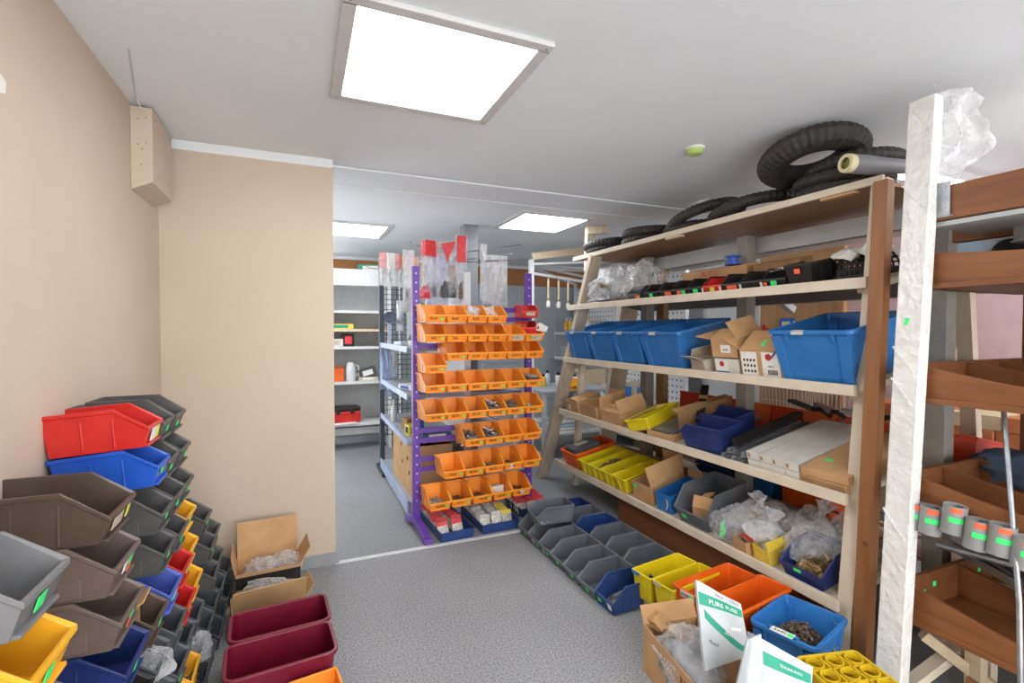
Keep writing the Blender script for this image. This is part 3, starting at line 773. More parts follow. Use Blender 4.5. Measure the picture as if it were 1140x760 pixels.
# tools hanging on the mesh
def pan(label, x, z, r, l):
    t = thing('frying_tool', label, 'tool', (x, 4.93, z))
    obj('head', MB().lathe([(r*.2, -.01), (r, -.006), (r*1.05, .012), (r*.9, .006)], 20, Matrix.Rotation(pi/2, 4, 'X')), mat('pan_blue', '#4c5566', .4), t)
    obj('handle', MB().box((0, 0, -r-l/2), (.022, .012, l)), MATS['blue_film'], t, bevel=.004)
pan('round dark blue paddle hanging on the wire mesh', .80, 1.53, .055, .30)
for i, (x, z, h, c) in enumerate([(.74, 1.05, .45, 'blue_film'), (.79, 1.0, .5, 'blue_film'), (.84, 1.05, .36, 'milky_film'), (.90, 1.55, .30, 'milky_film'), (1.0, 1.40, .42, 'milky_film')]):
    hang_bag(f'{["blue tinted bag hanging lowest at the dark post", "longer blue tinted bag hanging below the round paddle", "short milky bag below the round paddle", "milky bag hanging at mid height on the wire mesh", "milky bag beside the purple upright on the wire mesh"][i]}', x, 4.92, z+h/2, .07, h, .04, c, 40+i, R(10), None, 'pale_blue' if i < 3 else 'grey_content', .1, 'bags on the wire mesh')
# goods on the gondola's left side
carton('carton', 'tall brown carton with round holes on the gondola base', 'box', .30, .80, .40, (.91, 4.06, .13), R(1), 'card', flaps=(('+x', 95),), fl=.03)
hc = MB()
for (y, z) in ((3.86, .40), (4.12, .46), (4.06, .33), (4.3, .36), (3.8, .30), (4.2, .24)): hc.lathe([(.016, 0), (.016, .002)], 14, Matrix.Translation((.7595, y, z)) @ Matrix.Rotation(-pi/2, 4, 'Y'))
hh = obj('punched_hole', hc, MATS['ink']); hh.parent = bpy.data.objects['carton.002']; hh.matrix_parent_inverse = (Matrix.Translation((.91, 4.06, .13)) @ Matrix.Rotation(R(1), 4, 'Z')).inverted()
tag(obj('bottle', MB().lathe([(.024, 0), (.026, .01), (.026, .12), (.012, .15), (.01, .20)], 14), MATS['white_metal'], None, (.765, 4.5, .58)), 'white spray bottle standing on the gondola above the holed carton', 'bottle')
carton('small_carton', 'small brown box on the gondola shelf above the holed carton', 'box', .10, .12, .09, (.83, 4.1, .58), .2, 'card_dark', flaps=(('+x', 5), ('-x', 2)))
def low_box(label, w, d, h, loc, rz, m_, cat='box', lid=None):
    t = thing('product_box', label, cat, loc, rz)
    obj('box_body', MB().box((0, 0, h/2), (w, d, h)), MATS[m_], t, bevel=.002)
    obj('label', MB().box((-w/2-.0008, 0, h*.5), (.0015, d*.6, h*.6)).box((0, -d/2-.0008, h*.5), (w*.6, .0015, h*.6)), MATS[lid or 'paper'], t)
    return t
low_box('yellow and black tool pack on the gondola shelf beside the purple upright', .08, .12, .08, (.80, 3.88, .58), .1, 'yellow_plastic', 'pack', 'ink')
low_box('tall dark pack on the gondola shelf against the purple upright', .05, .08, .17, (.83, 3.74, .58), .1, 'charcoal_blue', 'pack', 'blue_plastic')
low_box('white flat box on the middle gondola shelf', .14, .22, .04, (.83, 4.0, .925), .3, 'paper', 'box', 'blue_plastic')
low_box('teal blister pack on the middle gondola shelf', .12, .18, .03, (.86, 3.78, .925), -.2, 'blue_plastic', 'pack')
t = thing('clothes_iron', 'dark handled iron-like tool on the upper gondola shelf', 'tool', (.86, 4.0, 1.275), .3)
obj('body', MB().prism([(-.04, -.10), (.04, -.10), (.045, .02), (0, .13), (-.045, .02)], 0, .045), MATS['white_metal'], t, bevel=.008)
obj('handle', MB().tube([(0, -.08, .04), (0, -.07, .11), (0, .03, .115), (0, .06, .045)], .013, 10), MATS['black_metal'], t)
low_box('pale blister pack on the upper gondola shelf', .10, .16, .03, (.82, 4.35, 1.275), .2, 'pale_blue', 'pack')
low_box('blue flat pack lying inside the rack behind the purple rails', .22, .12, .04, (.95, 3.72, .58), 0, 'cobalt', 'pack', 'paper')

# ================================================================ WHITE SHELVING AT THE REAR LEFT
w = thing('metal_shelving', 'white metal wall shelving at the rear left beyond the partition', 'shelf', (.18, 6.0, 0))
obj('back_panel', MB().box((.40, .43, 1.05), (.82, .02, 1.95)), mat('shelf_back', '#b9bab9', .6), w)
for x in (0, .80): obj('upright', MB().box((x, .22, 1.05), (.03, .44, 2.10)), MATS['white_metal'], w)
obj('header_panel', MB().box((.40, .0, 2.02), (.82, .03, .19)), MATS['white_metal'], w, bevel=.003)
obj('base', MB().box((.40, .16, .20), (.80, .04, .08)), MATS['white_metal'], w)
for z, m_ in ((1.62, 'white_metal'), (1.405, 'pine'), (1.20, 'white_metal'), (.79, 'white_metal'), (.30, 'white_metal')):
    obj('shelf', MB().box((.40, .21, z), (.78, .42, .03)), MATS[m_], w, bevel=.002)
storage_bin('orange cup-shaped bin on the rear left white shelving', 'orange_plastic', (.40, 6.22, .806), R(-90), L=.14, W=.12, H=.17, dots=(), lip=.9)
t = thing('jug', 'white plastic jug on the rear left white shelving', 'jug', (.54, 6.14, .806))
obj('jug_body', MB().lathe([(.05, 0), (.06, .02), (.062, .12), (.045, .2), (.03, .22)], 20), MATS['white_metal'], t)
obj('handle', MB().tube([(.045, 0, .19), (.09, 0, .17), (.095, 0, .08), (.06, 0, .05)], .01, 8), MATS['white_metal'], t)
t = low_box('dark box leaning on the jug shelf at the rear left', .20, .10, .10, (.74, 6.15, .85), .1, 'charcoal_blue'); t.rotation_euler.y = -.25
low_box('stack of grey pads under the leaning dark box', .22, .14, .04, (.74, 6.16, .806), 0, 'card_grey')
low_box('black-red cube box on the third white shelf', .13, .12, .15, (.51, 6.12, 1.216), 0, 'ink', 'box', 'header_red')
low_box('short stack of white papers on the third white shelf', .16, .14, .09, (.37, 6.12, 1.216), 0, 'white_card', 'papers', 'card_grey')
low_box('long green carton lying on the wooden shelf board', .30, .10, .06, (.42, 6.12, 1.421), 0, 'pouch_yellow', 'box', 'green_print')
t = thing('tool_case', 'black and red tool case on the lowest white shelf', 'case', (.46, 6.15, .316), .1)
obj('case_body', MB().box((0, 0, .07), (.36, .20, .14)), MATS['red_plastic'], t, bevel=.02)
obj('lid', MB().box((0, 0, .16), (.36, .20, .05)), MATS['jet'], t, bevel=.015)
obj('latch', MB().box((-.08, -.103, .13), (.04, .01, .05)).box((.08, -.103, .13), (.04, .01, .05)), MATS['jet'], t)
low_box('white sheet of card before the tool case on the lowest white shelf', .24, .12, .01, (.47, 6.02, .316), .1, 'paper')
low_box('teal box lying on top of the white shelving', .30, .2, .08, (.80, 6.2, 2.11), -.3, 'green_print')
# ================================================================ TIMBER A-FRAME SHELVING
TL = R(12); CT, ST = cos(TL), sin(TL)
SHX = {5: 2.105, 4: 2.15, 3: 2.195, 2: 2.24}
SHZ = {5: .235, 4: .685, 3: 1.15, 2: 1.615}
def sp(k, d, y, h=0.0):
    """point on shelf k, d behind its front edge and h above the board (boards slope down to the aisle)"""
    return (SHX[k]+d*CT-h*ST, y, SHZ[k]+d*ST+h*CT)
fr = thing('timber_shelving', 'long cream timber A-frame shelving with five sloping shelves of hardware', 'shelf', (2.4, 2.6, 0))
off = Vector((2.4, 2.6, 0))
def fp(name, mb, m, bevel=.002, parent=None):
    o = obj(name, mb, MATS[m], parent or fr, bevel=bevel)
    if parent is None: o.location = -off
    return o
fp('upright', MB().bar((2.135, 1.355, 0), (2.345, 1.355, 2.06), .05, .065), 'cream_paint')
fp('upright', MB().bar((2.115, 4.20, 0), (2.335, 3.62, 2.05), .11, .05), 'pine_grey')
fp('upright', MB().bar((2.28, 3.86, 0), (2.30, 3.78, 1.12), .05, .05), 'cream_paint')
fp('upright', MB().bar((3.20, 1.355, 0), (2.95, 1.355, 2.06), .05, .065), 'cream_paint')
fp('upright', MB().bar((2.98, 4.45, 0), (2.90, 3.82, 2.0), .20, .05), 'pine_grey')
for y in (1.27, 2.32, 3.30): fp("centre_post", MB().box((2.63, y, 1.0), (.075, .08, 2.0)), 'grey_post' if 'grey_post' in MATS else mat('grey_post', '#8d8983', .6, hex2='#98948d').name)
fp('centre_post', MB().box((2.72, 3.22, .95), (.05, .09, 1.9)), 'card_dark')
fp('back_beam', MB().box((2.72, 2.62, 1.945), (.05, 2.6, .10)), 'pale_beam' if 'pale_beam' in MATS else mat('pale_beam', '#b4b7b9', .5).name)
for k in (5, 4, 3, 2):
    dep = {5: .54, 4: .50, 3: .45, 2: .40}[k]
    m = MB(); a = sp(k, 0, 0, -.010); b_ = sp(k, dep, 0, -.010)
    m.bar((a[0], 2.63, a[2]), (b_[0], 2.63, b_[2]), 2.50, .018)
    s = fp('shelf', m, 'pine_grey')
    fp('front_lip', MB().bar((SHX[k]-.012, 1.355 if k > 2 else 1.34, SHZ[k]-.008), (SHX[k]-.012, 3.90, SHZ[k]-.008), .022, .048), 'cream_paint')
    bx = 5.3-SHX[k]
    m = MB(); m.bar((bx, 2.2, SHZ[k]-.02), (bx-dep*CT, 2.2, SHZ[k]+dep*ST-.02), 3.4, .018)
    fp('back_shelf', m, 'dark_board' if k == 2 else 'pine_grey')
    fp('back_lip', MB().bar((bx+.012, .55, SHZ[k]-.01), (bx+.012, 3.9, SHZ[k]-.01), .022, .048), 'cream_paint')
    fp('end_cleat', MB().bar((SHX[k]+.03, 1.395, SHZ[k]-.035), (SHX[k]+dep*CT, 1.395, SHZ[k]+dep*ST-.035), .03, .03), 'cream_paint')
fp('top_shelf', MB().box((2.63, 2.64, 2.052), (.68, 2.56, .016)), 'ply')
fp('front_lip', MB().box((2.293, 2.62, 2.050), (.02, 2.60, .034)), 'cream_paint')
fp('packing_block', MB().box((2.31, 1.52, 2.026), (.04, .16, .014)), 'card')
fp('packing_block', MB().box((2.31, 2.62, 2.026), (.04, .14, .014)), 'pine')
fp('soffit', MB().box((3.06, 2.2, 1.98), (.60, 3.2, .015)), 'white_card')
fp('cross_brace', MB().bar((2.66, 2.5, 1.90), (3.3, 2.5, 1.55), .05, .05), 'pale_beam')
fp('cross_brace', MB().bar((2.66, 3.5, .42), (2.9, 2.9, .40), .05, .05), 'pine_grey')
fp('foot_rail', MB().box((2.62, 2.6, .33), (.035, 2.5, .10)), 'grey_post')
fp('plinth', MB().box((1.585, 1.86, .03), (.02, .42, .06)), 'cream_paint')
fp('kick_board', MB().box((2.155, 2.24, .095), (.018, 1.55, .19)), 'trough_dark')
tag(obj('timber_offcut', MB().bar((2.49, 3.99, 1.96), (2.50, 3.985, 2.37), .07, .05).bar((2.47, 3.975, 2.335), (2.64, 3.90, 2.345), .05, .07), MATS['pine_grey'], bevel=.003), 'upright timber offcut poking above the far end of the top shelf', 'timber')

# ---- tyres on the top shelf
def tyre_mb(Rr, r, n=72, knob=.006, flat=1.0):
    m = MB(); rings = []
    for i in range(n):
        a = 2*pi*i/n; ring = []
        for j in range(14):
            b = 2*pi*j/14
            k = r
            if cos(b) > .15 and i % 2 == 0: k += knob
            x = Rr+k*cos(b); z = k*flat*sin(b)
            if cos(b) < -.5: x = Rr-r*.62
            ring.append((x*cos(a), x*sin(a), z))
        rings.append(ring)
    rings.append(rings[0])
    m.loft(rings, False, False, False)
    return m
TY1 = tyre_mb(.170, .072, 84, .006, .72).mesh('tyre', MATS['rubber']); TY2 = tyre_mb(.185, .034, 84, .004, .95).mesh('tyre', MATS['rubber']); TY3 = tyre_mb(.222, .036, 90, .004, .9).mesh('tyre', MATS['rubber'])
def tyre(me, label, loc, rot=(0, 0, 0), sc=(1, 1, 1)):
    o = tag(obj('tyre', me, None, None, loc, rot), label, 'tyre', 'tyres on the top shelf'); o.scale = sc; return o
tyre(TY2, 'knobbly tyre at the bottom of the stack beside the white wrapped post', (2.55, 1.66, 2.097))
tyre(TY2, 'knobbly tyre second in the stack beside the white wrapped post', (2.54, 1.655, 2.152), (R(2), 0, .2))
tyre(TY2, 'knobbly tyre third in the stack, under the big leaning tyre', (2.555, 1.61, 2.207), (R(-3), R(2), .5))
tyre(TY1, 'big wide tyre leaning tilted on top of the tyre stack', (2.42, 1.735, 2.285), tuple(Vector((0, 0, 1)).rotation_difference(Vector((.085, .235, .96))).to_euler()), (1.04, 1.04, 1.1))
tyre(TY3, 'slim tyre lying at the far left end of the top shelf, lower of two', (2.55, 3.63, 2.092)); tyre(TY3, 'slim tyre lying at the far left end of the top shelf, upper of two', (2.53, 3.65, 2.15), (R(-2), R(-2), .4))
tyre(TY3, 'slim tyre second from the far left, lower of two', (2.56, 3.12, 2.092), (0, 0, .3)); tyre(TY3, 'slim tyre second from the far left, upper of two', (2.55, 3.10, 2.15), (R(2), 0, .1))
tyre(TY3, 'slim tyre lying flat under the leaning slim tyre at mid shelf', (2.56, 2.63, 2.092)); tyre(TY3, 'slim tyre leaning at a slant at mid shelf', (2.53, 2.57, 2.165), (R(-14), R(-6), 0))
tyre(TY3, 'smooth dark tyre lying nearest the big tyre stack, in torn wrapping', (2.54, 2.20, 2.135), (R(-9), R(-4), 0))
tag(obj('plastic_bag', blob_mb(.14, .10, .03, 33, .3), MATS['clear_film'], None, (2.52, 2.48, 2.2)), 'torn clear wrapping on the slim tyres', 'wrapping')
t = thing('pole', 'grey oval tube end with a cream collar poking past the tyre stack', 'pole', (2.20, 1.40, 2.085), 0, None, (0, R(0), R(-12)))
obj('tube_body', MB().tube([(0, 0, .04), (.012, 0, .04), (.10, 0, .04), (.20, 0, .042), (.30, 0, .045)], [.036, .040, .041, .034, .030], 24, False), mat('pole_grey', '#77767a', .45), t)
obj('collar', MB().lathe([(.024, 0), (.039, 0), (.041, .02), (.039, .03), (.036, .034)], 24, Matrix.Translation((-.028, 0, .04)) @ Matrix.Rotation(pi/2, 4, 'Y'), False, False), mat('collar_cream', '#cfc7a0', .5), t)
obj('plug', MB().lathe([(.001, 0), (.024, 0), (.024, .006), (.001, .006)], 16, Matrix.Translation((-.012, 0, .04)) @ Matrix.Rotation(pi/2, 4, 'Y')), mat('plug_olive', '#8a8a3a', .5), t)

# ---- shelf 2: bag of parts, row of small bins, trays
FACE = pi
t = thing('plastic_bag', 'large clear bag of metal parts at the far end of the second shelf', 'bag', sp(2, .16, 3.42), 0)
obj('film', blob_mb(.15, .25, .17, 51, .22, 2.5), MATS['clear_film'], t)
obj('contents', pile_mb(.22, .34, .07, 60, .09, .006, 4), MATS['galv'], t, (-.03, .03, .005))
t2 = tag(obj('plastic_bag', blob_mb(.12, .15, .165, 57, .28), MATS['clear_film'], None, sp(2, .2, 3.08)), 'puffed clear bag beside the bag of metal parts', 'bag')
t3 = tag(obj('brass_fitting', MB().lathe([(.02, 0), (.028, .0), (.028, .03), (.018, .035), (.018, .10)], 16, Matrix.Rotation(R(-80), 4, 'Y')), MATS['brass_screw'], None, sp(2, .10, 3.38, .12)), 'brass pipe fitting on top of the bag of metal parts', 'fitting')
small = [('charcoal_blue', [('orange_dot', .045, .45, .03, .02), ('yellow_dot', .07, .5, .012, .02)], 2.99), ('jet', [('green_dot', 0, .45, .032, .026)], 2.785), ('jet', [('orange_dot', .02, .45, .05, .03)], 2.635), ('jet', [('green_dot', .03, .45, .03, .022), ('orange_dot', -.01, .5, .03, .026)], 2.5),
         ('jet', [('green_dot', 0, .5, .034, .026), ('paper', .06, .45, .012, .026)], 2.365), ('red_plastic', [('yellow_dot', 0, .45, .03, .024), ('paper', .06, .45, .012, .024)], 2.23), ('jet', [('orange_dot', 0, .45, .06, .026), ('paper', .06, .45, .012, .024)], 2.085), ('jet', [('paper', .06, .5, .012, .026)], 1.95), ('jet', [('green_dot', 0, .5, .03, .024), ('orange_dot', -.05, .55, .016, .016)], 1.815)]
for i, (c, dots, y) in enumerate(small):
    nm_ = {'charcoal_blue': 'dark slate', 'jet': 'black', 'red_plastic': 'red'}[c]
    storage_bin(f'{nm_} small bin {"leftmost" if i == 0 else "rightmost, holding a wrench," if i == 8 else ORD[i]+" from left"} in the row on the second shelf', c, sp(2, .225, y, -.03), FACE, L=.215, W=.136, H=.108, dots=[(d[0], d[1], .5)+(tuple(q*1.15 for q in d[3:]) if len(d) > 3 else ()) for d in dots], group='small bins on the second shelf', tilt=-R(3), lip=.46, rimx=.72)
b = storage_bin('black small bin turned backwards at the right end of the second shelf row', 'jet', sp(2, .02, 1.675), 0, L=.215, W=.135, H=.11, dots=(), tilt=TL)
obj('sticker', sticker_mesh('orange_dot', .03, .024), None, b, (-.006, 0, .075))
tag(obj('spanner', MB().bar((-.05, 0, 0), (.05, .02, .02), .014, .008).lathe([(.008, 0), (.018, 0), (.018, .01), (.008, .01)], 12, Matrix.Translation((.06, .022, .018))), MATS['steel'], None, sp(2, .06, 1.815, .08)), 'steel spanner lying in the rightmost black small bin', 'spanner')
def shelf_box(label, k, d, y, w, dd, h, m_, lift=0, cat='box', name='product_box', face=None, lid=None):
    t = thing(name, label, cat, sp(k, d, y, lift), 0, None, (0, -TL, 0))
    obj('box_body', MB().box((0, 0, h/2), (w, dd, h)), MATS[m_], t, bevel=.002)
    if face: obj('label', MB().box((-w/2-.001, 0, h*.52), (.0015, dd*face[1], h*face[2])), MATS[face[0]], t)
    return t
b = shelf_box('long flat brown carton behind the small bins with red lettering', 2, .31, 2.45, .10, .55, .135, 'card')
o = obj('lettering', text_mesh('AUTO', .05, MATS['red_ink']), None, b, (-.052, .02, .105)); o.rotation_euler = (pi/2, 0, -pi/2)
shelf_box('small brown carton behind the right half of the small bins', 2, .31, 1.98, .10, .30, .125, 'card_dark')
o = tag(obj('blue_spool', MB().lathe([(.05, 0), (.05, .01), (.03, .012), (.03, .045), (.05, .047), (.05, .057)], 20), MATS['blue_plastic'], None, sp(2, .31, 2.32, .14)), 'blue spool in a clear wrapper on the flat brown carton', 'spool')
def grille(label, y, s):
    t = thing('grille_tray', label, 'tray', sp(2, .06, y), 0, None, (0, -TL, 0))
    m = MB(); m.box((.12, 0, .012), (.24, .15, .024))
    for i in range(7):      # ribs of the dome
        y = -.075+i*.025
        m.tube([(.12-.10*cos(a), y, .02+.085*sin(a)) for a in [q*pi/10 for q in range(11)]], .0045, 6)
    for i in range(1, 10):  # rods along the dome
        a = i*pi/10; m.tube([(.12-.10*cos(a), -.08, .02+.085*sin(a)), (.12-.10*cos(a), .08, .02+.085*sin(a))], .0045, 6)
    obj('grid', m, MATS['jet'], t)
    p = MB(); rings = []
    for i in range(9):
        a = .85+i*pi*.62/8
        rings.append([(.12-(.115+.02*(i == 0))*cos(a)+.03*noise.noise(Vector((i*.6, j*.9, s))), -.085+j*.035, .03+(.10+.05*noise.noise(Vector((j*.8, s, 1))))*sin(a)+.02*noise.noise(Vector((i*.7, j*.9, s+3)))) for j in range(6)])
    p.loft(rings, False, False, True, closed=False)
    w_ = obj('wrapping_paper', p, MATS['paper'], t); sm = w_.modifiers.new('thick', 'SOLIDIFY'); sm.thickness = .002
    return t
grille('black plastic grid part half wrapped in white paper, left one on the second shelf', 1.545, 2)
grille('black plastic grid part half wrapped in white paper, right one by the brown post', 1.445, 5)
for t_ in bpy.data.objects:
    if t_.name.startswith('grille_tray'): dd_ = .10 if '.001' not in t_.name else .0; t_.location.x += dd_; t_.location.z += dd_*ST/CT

# ---- shelf 3: blue totes and cartons
def tote(label, y, k=3, W=.36, L=.44, H=.25, d=.21, rot=None, loc=None, m_='tote_blue', group='blue totes on the third shelf', card=True):
    t = thing('tote', label, 'tub', loc or sp(k, d, y), 0, group, rot or (0, -TL, 0))
    key = ('tote', m_, W, L, H)
    if key not in BINM:
        m = tub_mb(L, W, H, .035, .004, .018, .012, .018)
        for sx in (-1, 1):
            for y_ in (-.30, .28):
                m.loft([[(sx*(L/2-.006), y_*W-.007, H-.018), (sx*(L/2+.011), y_*W-.007, H-.018), (sx*(L/2+.011), y_*W+.007, H-.018), (sx*(L/2-.006), y_*W+.007, H-.018)],
                        [(sx*(L/2-.02), y_*W-.007, H-.075), (sx*(L/2-.008), y_*W-.007, H-.075), (sx*(L/2-.008), y_*W+.007, H-.075), (sx*(L/2-.02), y_*W+.007, H-.075)]])
        # raised corner panels on the short ends
        for sx in (-1, 1):
            for y0, y1 in ((-.5, -.36), (.36, .5)):
                a, b_ = y0*W*.86, y1*W*.86
                m.loft([[(sx*(L/2-.045), a, .0), (sx*(L/2-.026), a, .0), (sx*(L/2-.026), b_, .0), (sx*(L/2-.045), b_, .0)], [(sx*(L/2-.02), y0*W*.98, H-.03), (sx*(L/2+.002), y0*W*.98, H-.03), (sx*(L/2+.002), y1*W*.98, H-.03), (sx*(L/2-.02), y1*W*.98, H-.03)]])
        BINM[key] = m.mesh('tote_body', MATS[m_])
    obj('tote_body', BINM[key], None, t, bevel=.0025)
    if card: obj('rim_label', MB().box((-L/2-.0135, W*.1, H-.010), (.002, .06, .016)).box((-L/2-.006, W*.1, H+.0005), (.018, .06, .001)), MATS['white_card'], t)
    return t
for i, y in enumerate((3.63, 3.29, 2.95, 2.58)):
    tote(f'blue plastic tote {["leftmost", "second from left", "third from left", "fourth from left, beside the open cartons,"][i]} on the third shelf', y, W=[.32, .33, .34, .39][i])
tote('big blue tote at the right end of the third shelf by the brown post', 1.545, W=.39, H=.26)
c = carton('carton', 'small brown carton with open flap on top of the white box, third shelf', 'box', .22, .17, .105, sp(3, .14, 2.09, .095), 0, 'card', flaps=(('+y', 172), ('-x', 20), ('-y', 60)), fl=.11, rot=(0, -TL, R(4)))
obj('label', MB().box((-.111, -.01, .05), (.0015, .065, .045)), MATS['paper'], c)
obj('lettering', text_mesh('4x45', .018, MATS['ink']), None, c, (-.1125, -.01, .045)).rotation_euler = (pi/2, 0, -pi/2)
c = carton('carton', 'white box with a blue edged label under the small brown carton', 'box', .20, .16, .09, sp(3, .12, 2.075), 0, 'white_card', rot=(0, -TL, R(2)))
obj('label', MB().box((-.101, .03, .045), (.0015, .09, .075)), MATS['paper'], c); obj('label_stripe', MB().box((-.1018, .03, .012), (.0015, .09, .012)), MATS['tote_blue'], c)
obj('label_mark', MB().lathe([(.008, 0), (.016, 0), (.016, .001), (.008, .001)], 16, Matrix.Translation((-.102, .03, .06)) @ Matrix.Rotation(pi/2, 4, 'Y')), MATS['red_ink'], c)
carton('carton', 'squat grey-white carton with torn open end beside the fourth blue tote', 'box', .17, .14, .075, sp(3, .10, 2.27), 0, 'card_grey', flaps=(('-x', 150), ('+y', 60)), fl=.07, rot=(0, -TL, R(-12)))
c = carton('carton', 'brown carton with white printed end labels and a green sticker on its flap', 'box', .26, .25, .145, sp(3, .16, 1.855), 0, 'card', flaps=(('-x', 30), ('+y', 150), ('+x', 20)), fl=.15, rot=(0, -TL, R(3)))
f_ = sub(c, 'flap')[0]
obj('sticker', MB().box((-.05, .0, .0052), (.045, .02, .001)), MATS['green_dot'], f_)
obj('label_stripe', MB().box((-.01, .10, .0052), (.14, .012, .001)), MATS['navy_plastic'], f_)
for y_, wd in ((-.055, .10), (.07, .095)):
    lb = obj('label', MB().box((-.1308, y_, .07), (.0015, wd, .13)), MATS['paper'], c)
    m = MB()
    if y_ < 0:
        m.lathe([(.010, 0), (.020, 0), (.020, .001), (.010, .001)], 6, Matrix.Translation((-.1320, y_+.01, .11)) @ Matrix.Rotation(pi/2, 4, 'Y'))
        obj('printed_mark', m, MATS['red_ink'], c); m = MB()
        for q in range(9): m.box((-.132, y_-.03+q*.006, .03), (.001, .0025 if q % 2 else .004, .026))
    else:
        for q in range(4):
            for s_ in range(3): m.box((-.132, y_-.03+q*.02, .03+s_*.03), (.001, .011, .013))
    obj('printed_mark', m, MATS['ink'], c)
obj('lettering', text_mesh('10012', .016, MATS['ink']), None, c, (-.1325, -.055, .06)).rotation_euler = (pi/2, 0, -pi/2)

# ---- shelf 4
c = carton('carton', 'small lidded brown carton with round tag at the far end of the fourth shelf', 'box', .24, .21, .11, sp(4, .13, 3.70), 0, 'card', flaps=(('-y', 12), ('+x', 5)), rot=(0, -TL, 0))
obj('round_tag', MB().lathe([(.022, 0), (.022, .001)], 16, Matrix.Translation((-.121, .03, .055)) @ Matrix.Rotation(-pi/2, 4, 'Y')), MATS['white_card'], c)
carton('carton', 'open brown carton, second from the far end of the fourth shelf', 'box', .28, .25, .11, sp(4, .15, 3.42), 0, 'card', flaps=(('+x', 100),), fl=.06, rot=(0, -TL, R(-3)))
c = carton('carton', 'brown carton with printed top flap beside the yellow knife bin', 'box', .26, .24, .10, sp(4, .14, 3.13), 0, 'card', flaps=(('-x', 18), ('+y', 80), ('-y', 70)), fl=.10, rot=(0, -TL, R(3)))
o = obj('lettering', text_mesh('4xM8', .05, MATS['card_dark']), None, sub(c, 'flap')[0], (-.05, 0, .0045)); o.rotation_euler = (0, 0, pi/2)
t = thing('storage_tub', 'yellow tub of files lying tilted on the fourth shelf', 'tub', sp(4, .17, 2.80, .03), 0, None, (R(-14), -TL, R(14)))
obj('tub_body', tub_mb(.38, .20, .085, .012, .004, .012, .006, .01), MATS['yellow_plastic'], t, bevel=.002)
obj('divider', MB().box((0, 0, .05), (.36, .004, .07)), MATS['yellow_plastic'], t)
for i, (y, l) in enumerate(((-.03, .30), (.045, .34))):
    t = thing('file_tool', f'steel file with pale handle in the yellow tub, {"nearer" if i == 0 else "farther"} one', 'tool', sp(4, .17, 2.80+y*1.4, .095), 0, 'files in the yellow tub', (0, -TL, R(10-i*6)))
    obj('blade', MB().prism([(-l/2, -.004), (l*.25, -.012), (l*.25, .012), (-l/2, .004)], 0, .005), MATS['galv'], t)
    obj('handle', MB().tube([(l*.25, 0, .003), (l*.36, 0, .003), (l*.5, 0, .003)], [.008, .013, .010], 8), MATS['paper'], t)
c = carton('carton', 'flat tray carton of grey metal bars in front of the yellow tub', 'box', .30, .23, .05, sp(4, .16, 2.585), 0, 'card', rot=(0, -TL, R(6)))
for i in range(7): tag(obj('metal_bar', MB().box((0, 0, .01), (.26, .022, .018)), MATS['galv'], None, sp(4, .16, 2.50+i*.029, .035), (0, -TL, R(6+rr.uniform(-2, 2)))), f'grey metal bar in the flat tray carton, {ORD[i]} from right', 'bar', 'metal bars in the tray carton')
t = thing('carton_board', 'long brown corrugated board standing behind the navy bins', 'cardboard', sp(4, .33, 2.48), 0, None, (R(8), -TL, R(-8)))
obj('panel', MB().box((0, 0, .09), (.42, .008, .17)), MATS['card_dark'], t); obj('fold', MB().box((0, .035, .165), (.42, .07, .006)), MATS['card'], t)
t = thing('blade_pack', 'long black blade pack leaning up behind the navy bins', 'pack', sp(4, .36, 2.52, .16), 0, None, (0, R(-28), R(40)))
obj('sleeve', MB().box((0, 0, 0), (.40, .05, .03)), MATS['jet'], t, bevel=.004); obj('band', MB().box((.05, 0, .0), (.04, .052, .032)), MATS['card'], t)
for i, (d, y, l) in enumerate(((.40, 2.33, .12), (.30, 2.17, .10))):
    pass
b = storage_bin('navy blue bin turned sideways on the fourth shelf, nearer of two', 'navy_plastic', sp(4, .115, 2.06), pi/2, L=.30, W=.18, H=.155, dots=(), lip=.65, rimx=.85, style='panel'); b.rotation_euler = (-TL, 0, pi/2+R(4))
b = storage_bin('navy blue bin turned sideways on the fourth shelf, farther of two', 'navy_plastic', sp(4, .31, 2.14), pi/2, L=.30, W=.18, H=.155, dots=(), lip=.65, rimx=.85, style='panel'); b.rotation_euler = (-TL, 0, pi/2+R(3))
for i in range(9):
    y = 1.905+(i % 5)*.032; lift = .004+(i//5)*.034
    t = tag(obj('metal_profile', MB().box((0, 0, .015), (.56, .028, .028)).box((-.285, 0, .015), (.012, .02, .02)), MATS['galv' if i % 3 else 'charcoal_blue'], None, sp(4, .30, y, lift), (0, -TL, R(rr.uniform(-1, 1))), bevel=.002),
            f'long grey metal profile on the fourth shelf, {"lower" if i < 5 else "upper"} layer, {ORD[i % 5]} from right', 'metal profile', 'metal profiles on the fourth shelf')
    t.location.x += rr.uniform(-.02, .02)
t = tag(obj('metal_profile', MB().box((0, 0, .02), (.56, .04, .035)), MATS['jet'], None, sp(4, .33, 2.0, .076), (0, -TL, R(3))), 'dark metal profile on top of the grey profiles', 'metal profile')
for i in range(8):
    l = i // 4
    t = thing('long_box', f'white long carton {["rightmost", "second from right", "third from right", "leftmost"][i % 4]} in the {"upper" if l else "lower"} layer on the fourth shelf', 'box', sp(4, .31, 1.622+(i % 4)*.073, .003+l*.043), 0, 'white long cartons', (0, -TL, R(rr.uniform(-.6, .6))))
    obj('box_body', MB().box((0, 0, .02), (.60, .071, .040)), MATS['white_card'], t, bevel=.0015)
    if l: obj('end_mark', MB().box((-.3005, .02, .02), (.001, .012, .02)), MATS['card_dark'], t)
